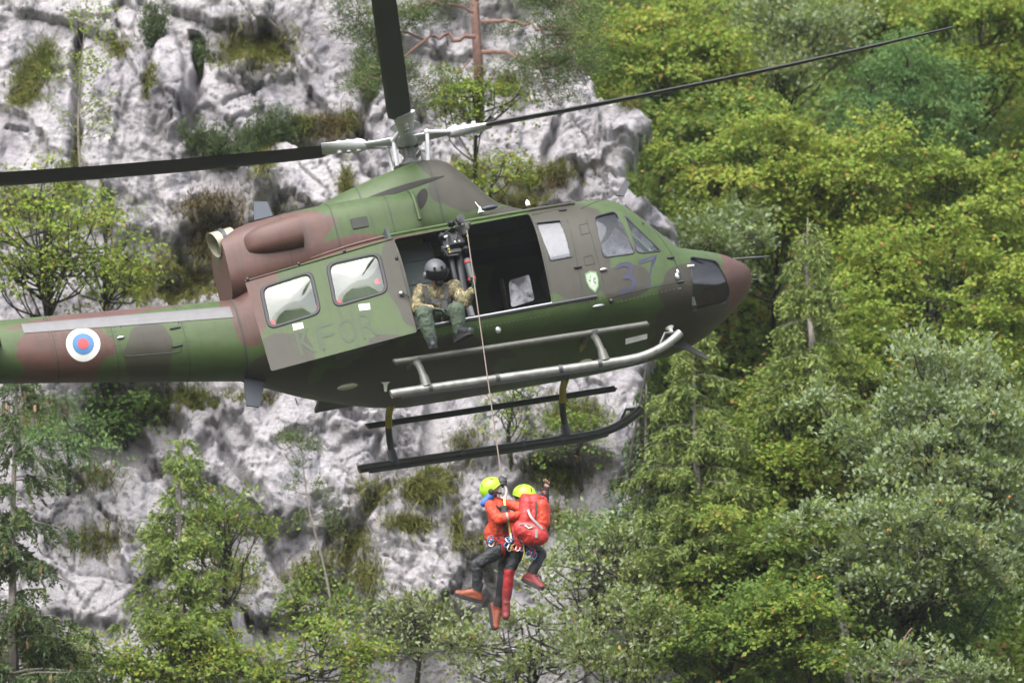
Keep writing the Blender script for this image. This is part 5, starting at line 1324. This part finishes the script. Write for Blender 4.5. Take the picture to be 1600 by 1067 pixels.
def spruce(label, px, top, bot, rx, Y, mat, seed, name='spruce_tree', droop=.5, dens=1.0, cones=0, group='conifers', bark='bark_grey', hang=.28, side=None, ncap=52000):
    rs = np.random.RandomState(seed); m = MPP(Y)
    T = np.array(YW(px, top, Y)); B = np.array(YW(px, bot, Y)); Hh = T[2] - B[2]
    bp_ = Vector((T[0], ground_at(T[0], B[2]), B[2]))
    root = empty(name, bp_, label, 'tree', group)
    tp = curvept([bp_, Vector((T[0] + .03, Y, B[2] + .25 * Hh)), Vector((T[0] - .02, Y, B[2] + .6 * Hh)), Vector(T)], 6)
    paths = [(tp, .03 + .012 * Hh, .008)]
    C, A, L_, tn = [], [], [], []; cone = []
    nb = int(Hh / .17 * 5 * dens)
    for i in range(nb):
        f = rs.rand() ** .8; z = T[2] - .05 - f * Hh; az = rs.rand() * 2 * np.pi
        if np.sin(az) > .3 and rs.rand() < .5: continue
        R_ = rx * m * (.12 + .88 * f ** .75) * rs.uniform(.65, 1.1)
        d = np.array([np.cos(az), np.sin(az), 0.])
        if side is not None and d[0] * side < -.3: R_ *= .55
        s = np.array([T[0], Y, z]); P = []
        for k in range(6):
            t = k / 5; P.append(s + d * (R_ * t) + np.array([0, 0, .12 * R_ * t - droop * R_ * t * t + .15 * R_ * t ** 4]))
        paths.append(([Vector(p) for p in P], .006 + .010 * R_, .003))
        nt = max(5, int(R_ * 34))
        for j in range(nt):
            t = rs.uniform(.12, 1.0); k = min(int(t * 5), 4); q = P[k] + (P[k + 1] - P[k]) * (t * 5 - k)
            hl = hang * rs.uniform(.35, 1.1) * (1.1 - .5 * t); sd = np.array([-d[1], d[0], 0]) * rs.choice([-1, 1])
            tw = sd * rs.uniform(.1, .7) + d * rs.uniform(.1, .8) + np.array([0, 0, -rs.uniform(.5, 1.3) * (droop + .35)]); tw = tw / np.linalg.norm(tw)
            nn = max(5, int(hl * 52)); ts = np.linspace(0, 1, nn)
            pts = q + tw * (ts[:, None] * hl) + np.array([0, 0, -.25 * hl]) * (ts[:, None] ** 2)
            C.append(pts); A.append(tw * .55 + rs.normal(size=(nn, 3)) * .42); L_.append(np.full(nn, .075) * rs.uniform(.7, 1.3, nn)); tn.append(np.full(nn, .45 + .16 * rs.normal()) + .15 * ts + .08 * rs.normal(size=nn))
            if cones and rs.rand() < cones * .02: cone.append(q + np.array([0, -.04, -.05]))
    C = np.concatenate(C); A = np.concatenate(A); L_ = np.concatenate(L_); tn = np.concatenate(tn)
    if len(C) > ncap:
        k = rs.choice(len(C), ncap, replace=False); s_ = math.sqrt(len(C) / ncap); C, A, L_, tn = C[k], A[k], L_[k] * min(s_, 1.5), tn[k]
    parented(branch_tubes('trunk', paths, bark, root), root)
    N = rs.normal(size=(len(C), 3)) + np.array([0, -.4, .6])
    o = bladeobj('crown', C, A, N, L_, .024, tn, mat); o['kind'] = 'stuff'; parented(o, root)
    for p in cone:
        b = MB().lathe(Vector(p), (0.05, 0, -1), [(0, .008), (.02, .020), (.07, .024), (.12, .018), (.15, .005)], 7)
        parented(b.build('cone', 'tan_cone', None, 50), root)
    return root
def needles(pts, mat, seed, n=90, L0=.09, spread=.16, flat=.6, root=None, name='needles', up=.35):
    rs = np.random.RandomState(seed); P = np.repeat(np.array(pts), n, 0)
    k = len(P); C = P + rs.normal(size=(k, 3)) * spread * np.array([1, 1, flat]); A = rs.normal(size=(k, 3)) * .8 + np.array([0, -.1, up]) + (C - P) * 3
    o = bladeobj(name, C, A, rs.normal(size=(k, 3)), L0 * rs.uniform(.6, 1.2, k), .010, .45 + .2 * rs.normal(size=k), mat, None, .1); o['kind'] = 'stuff'
    return parented(o, root) if root else o

# --- slope undergrowth: one leafy mass behind the trees
rs = np.random.RandomState(77); n = 120000
X = rs.uniform(1.0, 9.5, n); Z = rs.uniform(31, 49, n); Y = hillY(X, Z) - rs.rand(n) ** 2 * 1.3
big = fbm(X * .9, Z * .9, 140, 4); keep = big > -.75
X, Y, Z, big = X[keep], Y[keep], Z[keep], big[keep]; n = len(X)
C = np.stack([X, Y - .5 * big, Z], 1); A = rs.normal(size=(n, 3)) * .7 + np.array([0, -.5, -.1]); N = np.array([0, -.5, .8]) + rs.normal(size=(n, 3)) * .4
L_ = .10 * rs.uniform(.6, 1.3, n)
o = leafobj('undergrowth', C, A, N, L_, L_ * .7, .45 + .35 * big + .2 * rs.normal(size=n), 'maple_green'); tag(o, 'dark leafy undergrowth covering the slope behind the trees', 'undergrowth', kind='stuff')

# --- right-hand wood (photo x, y, radii, distance, leaves, leaf size, material, kind)
WOOD = [
 ('yellow-green maple crown rising just right of the rock nose at the top', 1035, 95, 120, 95, 110.5, 5200, .085, 'maple_yellow', 'maple', .0),
 ('green maple behind the small rock knob, below the topmost maple', 1120, 235, 120, 85, 110, 4600, .085, 'maple_green', 'maple', .1),
 ('pale silvery whitebeam with reddish tint at top centre of the wood', 1225, 80, 105, 100, 111.5, 4600, .085, 'whitebeam', 'whitebeam', .1),
 ('blue-green ash crown in the shade, upper right of the rotor blade tip', 1420, 180, 95, 105, 111, 4300, .10, 'ash_green', 'ash', .0),
 ('bright yellow-green maple in the top right corner', 1530, 70, 120, 100, 112, 5200, .085, 'maple_yellow', 'maple', -.05),
 ('green maple at the top edge between the whitebeam and the corner maple', 1370, 25, 95, 70, 112.5, 3600, .085, 'maple_green', 'maple', .1),
 ('broad golden-green maple dome right above the helicopter nose', 1215, 285, 175, 90, 108.6, 8200, .085, 'maple_yellow', 'maple', .08),
 ('golden-green maple at the right edge, above the middle', 1510, 330, 130, 95, 108.8, 6200, .085, 'maple_yellow', 'maple', .02),
 ('large yellow-green maple filling the right edge at mid height', 1450, 470, 170, 95, 107.6, 8400, .085, 'maple_yellow', 'maple', -.02),
 ('dark shaded maple in the hollow left of the golden dome', 1075, 200, 75, 70, 111.2, 2200, .085, 'deep_green', 'maple', .1),
 ('light-leaved shrub just ahead of the helicopter nose', 1110, 395, 75, 55, 107.8, 2400, .085, 'whitebeam', 'whitebeam', -.05),
 ('mid-green maple between the hanging spruce and the silver whitebeam', 1260, 690, 120, 115, 106.2, 6800, .085, 'maple_green', 'maple', .12),
 ('yellow-green maple beneath the dark spruce, right of the rescuers', 1140, 745, 100, 75, 105.6, 4400, .085, 'maple_yellow', 'maple', -.12),
 ('large silvery whitebeam with orange fruits at the lower right edge', 1480, 700, 175, 130, 104.4, 8200, .098, 'whitebeam', 'whitebeam', .0),
 ('silvery whitebeam bough with orange leaves below the large whitebeam', 1430, 840, 150, 95, 103.8, 5600, .098, 'whitebeam', 'whitebeam', .02),
 ('green maple in the lower right, left of the pale trunk', 1150, 900, 135, 100, 104.6, 7000, .085, 'maple_green', 'maple', .05),
 ('deep green maple at the bottom edge right of centre', 1180, 1020, 140, 80, 103.6, 6200, .085, 'maple_green', 'maple', -.12),
 ('dark shaded tree behind the pale trunk in the lower right', 1410, 985, 170, 90, 105.8, 4200, .085, 'deep_green', 'maple', -.1),
 ('olive maple above the silver whitebeam, beside the hanging spruce', 1370, 580, 100, 70, 106.8, 4400, .085, 'maple_yellow', 'maple', -.1),
 ('small maple branch with golden tips at the right of the pale trunk', 1270, 1000, 60, 40, 103.2, 1500, .085, 'maple_yellow', 'maple', -.08),
]
for i, (lab, px, py, rx, ry, Y, n, lf, mt, kd, tb) in enumerate(WOOD):
    r_, cc = broadleaf(lab, px, py, rx, ry, Y, n, lf, mt, 500 + i, kd, group='broadleaf trees on the slope', tb=tb, clump=.40 if kd == 'maple' else .36, bark='bark_dark')
    if 'fruits' in lab or 'orange leaves' in lab:
        rr_ = random.Random(i)
        for k in range(5):
            p = Vector(cc[rr_.randrange(len(cc))]) + Vector((rr_.uniform(-.35, .35), -.3 - .15 * rr_.random(), rr_.uniform(-.25, .2)))
            parented(MB().ell(p, (.022, .022, .024), n=8, m=6).build('fruit', 'fruit_orange', None), r_)
spruce('tall spruce with hanging twigs standing right of the helicopter nose', 1262, 340, 640, 95, 105.4, 'hemlock_needle', 41, droop=.55, dens=1.25, group='spruces on the slope', bark='bark_grey')
spruce('dark drooping spruce below the helicopter nose, right of the skids', 1085, 490, 900, 150, 104.9, 'hemlock_needle', 42, droop=.5, dens=1.3, group='spruces on the slope')
spruce('dark spruce in the shade behind the waving rescuer', 1010, 600, 960, 100, 105.4, 'spruce_needle', 43, droop=.5, dens=1.1, group='spruces on the slope')
# pale trunk and twigs in the lower right
tb_ = YW(1330, 1120, 104.2); rt_ = empty('birch_trunk', tb_, 'pale bare tree trunk standing in the shade at lower right', 'tree')
branch_tubes('trunk', [(curvept([tb_, YW(1322, 1010, 104.2), YW(1312, 950, 104.2), YW(1302, 880, 104.3)], 5), .085, .05), ([YW(1312, 950, 104.2), YW(1280, 935, 104.1), YW(1262, 940, 104.0)], .018, .006), ([YW(1308, 915, 104.2), YW(1345, 890, 104.1)], .016, .006)], 'bark_grey', rt_)
sb = YW(1400, 1130, 102.8)
sh_, _ = broadleaf('sparse sapling with bare twisted twigs and pale leaves in the bottom right corner', 1440, 1045, 110, 35, 102.8, 900, .10, 'whitebeam', 640, 'whitebeam', name='sapling', cat='sapling', group='saplings', base=sb, clump=.28, bark='bark_grey')
branch_tubes('bare_twig', [(curvept([sb, YW(1408, 1035, 102.7), YW(1412, 1000, 102.7), YW(1425, 980, 102.7)], 5), .018, .008), (curvept([YW(1408, 1035, 102.7), YW(1432, 1030, 102.7), YW(1425, 1012, 102.7)], 4), .010, .006)], 'bark_pine', sh_)

# --- shrubs along the foot of the cliff
SHRUB = [
 ('silver-leaved whitebeam shrub right of the dangling boots', 935, 905, 110, 75, 104.6, 3600, .085, 'wispy_green', 'whitebeam', .05),
 ('pale whitebeam shrub at the bottom centre, below the boots', 830, 1005, 125, 60, 103.9, 3800, .085, 'wispy_green', 'whitebeam', -.02),
 ('low green shrub on the rock left of the dangling boots', 650, 985, 95, 55, 104.5, 1900, .075, 'wispy_green', 'whitebeam', -.12),
 ('whitebeam shrub at the bottom edge, right of centre', 985, 1010, 90, 70, 103.4, 3600, .085, 'wispy_green', 'whitebeam', .0),
 ('fresh green ash sapling behind the silver-leaved shrub', 950, 850, 70, 55, 105.2, 2200, .10, 'ash_green', 'ash', .15),
 ('yellow-green bush at the bottom edge, left of centre', 480, 1045, 120, 45, 103.8, 2700, .075, 'maple_yellow', 'maple', .0),
 ('mixed green bush at the bottom edge below the larch', 300, 1035, 120, 50, 103.6, 2900, .075, 'maple_yellow', 'maple', -.05),
 ('small-leaved bush growing against the lower right side of the larch', 360, 860, 70, 85, 104.3, 2900, .07, 'maple_green', 'whitebeam', .05),
 ('orange-tinted low bush in the bottom left corner', 70, 1035, 100, 45, 103.4, 2600, .075, 'maple_yellow', 'maple', .12),
 ('yellow-green tree with dark stem at the left edge under the rotor blade', 70, 380, 95, 105, 104.2, 3600, .075, 'maple_yellow', 'maple', .0),
 ('thin yellow-green tree reaching up beside the left-edge tree', 165, 400, 70, 80, 104.8, 1900, .07, 'maple_yellow', 'maple', .06),
 ('small yellow-green tree on the rock behind the rotor mast', 740, 160, 80, 45, 104.6, 1900, .07, 'maple_yellow', 'maple', -.04),
 ('little golden bush on the ledge behind the transmission fairing', 770, 275, 55, 35, 104.8, 1000, .065, 'maple_yellow', 'maple', .1),
 ('dark leafy bush in the gully under the tail boom', 195, 625, 60, 50, 106.6, 1300, .085, 'deep_green', 'maple', .05),
 ('blue-green bush left of the dark gully', 100, 680, 55, 45, 105.2, 1500, .08, 'ash_green', 'ash', .1),
 ('olive bush at the foot of the thin sapling', 500, 965, 60, 45, 104.4, 1600, .07, 'maple_green', 'maple', -.05),
 ('shaded bush in the hollow above the waving hand', 910, 690, 60, 40, 105.6, 600, .075, 'maple_green', 'maple', -.1),
 ('sparse shrub on the rock between the skids', 800, 640, 45, 50, 105.2, 500, .065, 'maple_green', 'maple', .1),
]
for i, (lab, px, py, rx, ry, Y, n, lf, mt, kd, tb) in enumerate(SHRUB):
    broadleaf(lab, px, py, rx, ry, Y, n, lf, mt, 700 + i, kd, name='shrub', cat='shrub', group='shrubs on the cliff', tb=tb, clump=.26, trunk_h=ry * MPP(Y) * 1.25, bark='bark_dark', frontal=.6, dens=.62 if kd == 'whitebeam' else .85)
# --- conifers at the left
spruce('dark spruce with tan cones and drooping boughs at the lower left edge', 28, 560, 1180, 175, 102.8, 'spruce_needle', 51, droop=.42, dens=.72, cones=1.1, group='conifers at the left', side=1, hang=.34)
spruce('bright green larch standing before the white rock at lower left', 285, 670, 1060, 105, 104.0, 'larch_needle', 52, name='larch_tree', droop=.12, dens=1.35, group='conifers at the left', hang=.24, ncap=60000)
# thin pine sapling on the white slab
bs = YW(522, 965, 105.0); sp_ = empty('pine_sapling', bs, 'thin leaning pine sapling on the white slab left of the skids', 'sapling', 'saplings')
stem = curvept([bs, YW(505, 880, 104.9), YW(482, 790, 104.8), YW(470, 690, 104.8)], 6)
br = [(stem, .022, .006)]; pts = []
rnd = random.Random(12)
for i in range(20):
    k = rnd.randrange(10, len(stem)); s = stem[k]; e = s + Vector((rnd.choice([-1, 1]) * rnd.uniform(.12, .42) * (1.15 - .5 * k / len(stem)), rnd.uniform(-.15, .15), rnd.uniform(.02, .15)))
    br.append(([s, s.lerp(e, .5) + Vector((0, 0, -.02)), e], .007, .003)); pts += [e, s.lerp(e, .7)]
for k in range(16, len(stem)): pts.append(stem[k])
branch_tubes('trunk', br, 'bark_grey', sp_); needles(pts, 'pine_needle', 5, 42, .075, .055, .8, sp_, 'crown')
# second bare stem at right of the front cross tube
b2 = YW(985, 760, 105.2); s2_ = empty('bare_sapling', b2, 'bare thin stem behind the front cross tube', 'sapling', 'saplings')
branch_tubes('trunk', [(curvept([b2, YW(985, 715, 104.9), YW(998, 640, 104.8), YW(1012, 560, 104.8)], 5), .022, .012)], 'bark_dark', s2_)
# tall bare sapling at the top left
b3_ = YW(128, 300, 104.9); s3_ = empty('bare_sapling', b3_, 'slender sapling with tiny leaves before the crack at top left', 'sapling', 'saplings')
st3 = curvept([b3_, YW(122, 200, 104.7), YW(128, 100, 104.7), YW(138, -30, 104.7)], 6)
rnd = random.Random(3); br = [(st3, .020, .007)]; tips = []
for i in range(34):
    s = st3[rnd.randrange(5, len(st3))]; e = s + Vector((rnd.uniform(-.55, .55), rnd.uniform(-.25, .1), rnd.uniform(.05, .5))); br.append((curvept([s, s.lerp(e, .5) + Vector((0, 0, -.04)), e], 3), .006, .002)); tips += [s.lerp(e, t) for t in (.5, .7, .85, 1)]
branch_tubes('trunk', br, 'bark_grey', s3_)
rs = np.random.RandomState(4); P = np.repeat(np.array(tips), 9, 0); n = len(P)
o = leafobj('crown', P + rs.normal(size=(n, 3)) * .07, rs.normal(size=(n, 3)), rs.normal(size=(n, 3)) * .6 + np.array([0, -.3, .8]), .045, .03, .5 + .2 * rs.normal(size=n), 'maple_yellow'); o['kind'] = 'stuff'; parented(o, s3_)
# --- Scots pine at the top centre
pb_ = YW(748, 205, 105.3); pine = empty('pine_tree', pb_, 'red-barked pine with spreading bare limbs on the rock at the top centre', 'tree')
tr_ = curvept([pb_, YW(748, 120, 104.6), YW(744, 50, 104.4), YW(738, -60, 104.4)], 6)
L1 = [(tr_, .075, .06)]
ends = []
def limb(P, r0, seed, n=5, ln=.5, dpy=-104.2):
    rnd = random.Random(seed); pts = curvept([YW(a, b, 104.2 - .1 * i) for i, (a, b) in enumerate(P)], 5)
    pts = [p + Vector((rnd.gauss(0, .022), rnd.gauss(0, .03), rnd.gauss(0, .028))) * min(i, 3) * .4 for i, p in enumerate(pts)]; L1.append((pts, r0, .008))
    for i in range(n):
        s = pts[rnd.randrange(len(pts) // 2, len(pts))]; e = s + Vector((rnd.uniform(-ln, ln), rnd.uniform(-.4, .3), rnd.uniform(-.25, .3) * ln)); L1.append((curvept([s, s.lerp(e, .5) + Vector((rnd.gauss(0, .05), 0, rnd.gauss(.03, .05))), e], 3), .010, .003)); ends.extend([e, s.lerp(e, .65)])
    ends.append(pts[-1])
limb([(742, 58), (700, 60), (665, 62), (610, 105), (565, 130)], .035, 1, 6); limb([(665, 62), (620, 45), (580, 50)], .022, 2, 9, .6)
limb([(752, 35), (800, 32), (850, 45), (885, 60)], .032, 3, 8); limb([(752, 82), (800, 84), (840, 95), (875, 112)], .034, 4, 7)
limb([(820, 88), (845, 105), (855, 150)], .018, 5, 4); limb([(840, 38), (880, 80), (915, 120)], .02, 6, 9, .6); limb([(740, 20), (690, 5), (640, 15), (560, 25)], .026, 7, 12, .7)
limb([(742, 0), (800, -20), (870, -5), (905, 20)], .03, 8, 12, .6); limb([(735, 95), (690, 130), (660, 150)], .012, 9, 2, .3)
branch_tubes('trunk', L1, 'bark_pine', pine); needles(ends, 'pine_needle', 21, 120, .085, .12, .45, pine, 'crown')
# --- dwarf pines on the ledges
def dwarf(label, spots, seed, grp='dwarf pines on the ledges', mat='spruce_needle'):
    rnd = random.Random(seed); a0 = spots[0]; Yb = float(cliffY(*[np.array(v) for v in XZ(a0[0], a0[1])]))
    c0 = YW(a0[0], a0[1], Yb); root = empty('dwarf_pine', c0, label, 'shrub', grp); br = []; pts = []
    for (a, b) in spots:
        xz = XZ(a, b); y = float(cliffY(np.array(xz[0]), np.array(xz[1]))); s = Vector((xz[0], y + .05, xz[1]))
        for k in range(4):
            e = s + Vector((rnd.uniform(-.16, .2), rnd.uniform(-.45, -.15), rnd.uniform(.12, .5))); pth = curvept([s, s.lerp(e, .5) + Vector((0, -.08, -.06)), e], 4); br.append((pth, .012, .004)); pts += pth[2:]
    branch_tubes('trunk', br, 'bark_dark', root); needles(pts, mat, seed, 46, .07, .045, 1.0, root, 'crown', .9)
dwarf('dark green dwarf pine with upright shoots on the ledge left of the rotor mast', [(298, 205), (315, 218), (335, 225), (355, 228), (375, 222), (395, 212), (412, 205), (425, 195), (438, 185), (345, 232), (380, 232)], 31)
dwarf('small dark dwarf pine in the cleft at the top left', [(232, 22), (240, 12), (306, 30), (310, 50), (304, 12)], 32)
dwarf('low dwarf pine sprig on the rock left of the pine', [(560, 90), (578, 105), (600, 80)], 33, mat='pine_needle')
# --- grass hanging on the ledges
PATCH = [(390, 28, 55, 36, 900, 0), (415, 8, 45, 25, 500, 0), (465, 165, 28, 26, 400, 1), (520, 155, 35, 26, 500, 2), (545, 150, 15, 20, 200, 1), (40, 80, 32, 45, 500, 1), (60, 40, 25, 40, 300, 1), (30, 110, 22, 22, 300, 0), (117, 205, 7, 55, 260, 0), (100, 270, 18, 22, 260, 0), (345, 345, 48, 55, 1500, 2), (290, 395, 50, 45, 900, 0),
         (230, 420, 60, 45, 900, 0), (320, 300, 40, 25, 400, 2), (845, 245, 55, 20, 600, 0), (800, 300, 55, 25, 700, 0), (730, 235, 40, 30, 400, 0), (792, 68, 13, 10, 200, 2), (665, 785, 34, 26, 800, 0), (550, 865, 30, 36, 400, 0), (490, 915, 45, 40, 450, 0), (640, 842, 35, 14, 300, 0), (715, 850, 10, 35, 200, 0), (730, 690, 30, 26, 160, 0),
         (900, 650, 50, 30, 500, 0), (870, 730, 55, 30, 500, 1), (540, 290, 9, 45, 260, 0), (410, 250, 14, 50, 300, 0), (300, 600, 40, 20, 300, 1), (240, 600, 60, 40, 600, 1), (150, 740, 40, 30, 200, 0), (360, 900, 40, 50, 300, 0), (640, 1000, 90, 40, 700, 0), (585, 790, 30, 25, 250, 0), (180, 25, 20, 20, 120, 0), (700, 245, 40, 12, 260, 2), (810, 335, 30, 14, 200, 0),
         (990, 142, 20, 6, 160, 0), (870, 262, 14, 12, 100, 2), (230, 90, 10, 30, 150, 1), (395, 615, 30, 10, 140, 0), (690, 745, 25, 22, 240, 1), (20, 300, 50, 40, 350, 0), (450, 330, 40, 20, 250, 0), (150, 850, 60, 30, 300, 0), (60, 640, 60, 40, 500, 0), (870, 820, 50, 30, 300, 0), (770, 880, 50, 30, 350, 0), (570, 930, 30, 40, 300, 0)]
rs = np.random.RandomState(9)
for mi_, (mt, lab) in enumerate((('grass_blade', 'yellow-green grass tufts hanging on the rock ledges'), ('grass_blade', None), ('dry_grass', 'brown dry grass and bracken on the shaded ledges'))):
    if mi_ == 1: continue
    C, A, L_, tn = [], [], [], []
    for (px, py, rx, ry, n, k) in PATCH:
        if (k == 2) != (mi_ == 2): continue
        n = int(n * 2.6); u = rs.normal(size=(n, 2)) * .5; m = MPP(106.); x0, z0 = XZ(px, py)
        tu = np.round(u * 3.2 + rs.normal(size=(n, 2)) * .16) / 3.2 + rs.normal(size=(n, 2)) * .05
        x = x0 + tu[:, 0] * rx * m; z = z0 + tu[:, 1] * ry * m; y = cliffY(x, z)
        C.append(np.stack([x, y + .02, z], 1)); a = rs.normal(size=(n, 3)) * .45 + np.array([0, -.75, .55]); A.append(a); L_.append(rs.uniform(.10, .26, n)); tn.append(.42 + .2 * rs.normal(size=n) + (-.2 if k == 1 else 0))
    C, A, L_, tn = map(np.concatenate, (C, A, L_, tn)); N = np.array([0, -.3, 1.]) + rs.normal(size=C.shape) * .3
    o = bladeobj('ledge_grass' if mi_ == 0 else 'dry_grass', C, A, N, L_, .011, tn, mt, None, .55); tag(o, lab, 'grass', kind='stuff')

# ------------------------------------------------------------------ valley haze
hz_ = MB().box((0, -150, 60), (820, 530, 125.4)).build('haze', 'rubber', None, 0)
hz_.data.materials.clear()
hm = bpy.data.materials.new('valley_haze'); hm.use_nodes = True; hm.node_tree.nodes.clear()
hv = hm.node_tree.nodes.new('ShaderNodeVolumePrincipled'); ho = hm.node_tree.nodes.new('ShaderNodeOutputMaterial')
hv.inputs['Color'].default_value = (.92, .95, 1, 1); hv.inputs['Density'].default_value = .00011; hv.inputs['Anisotropy'].default_value = .2
hm.node_tree.links.new(hv.outputs[0], ho.inputs['Volume'])
hz_.data.materials.append(hm); tag(hz_, 'thin pale valley haze in front of the wooded cliff', 'haze', kind='stuff')
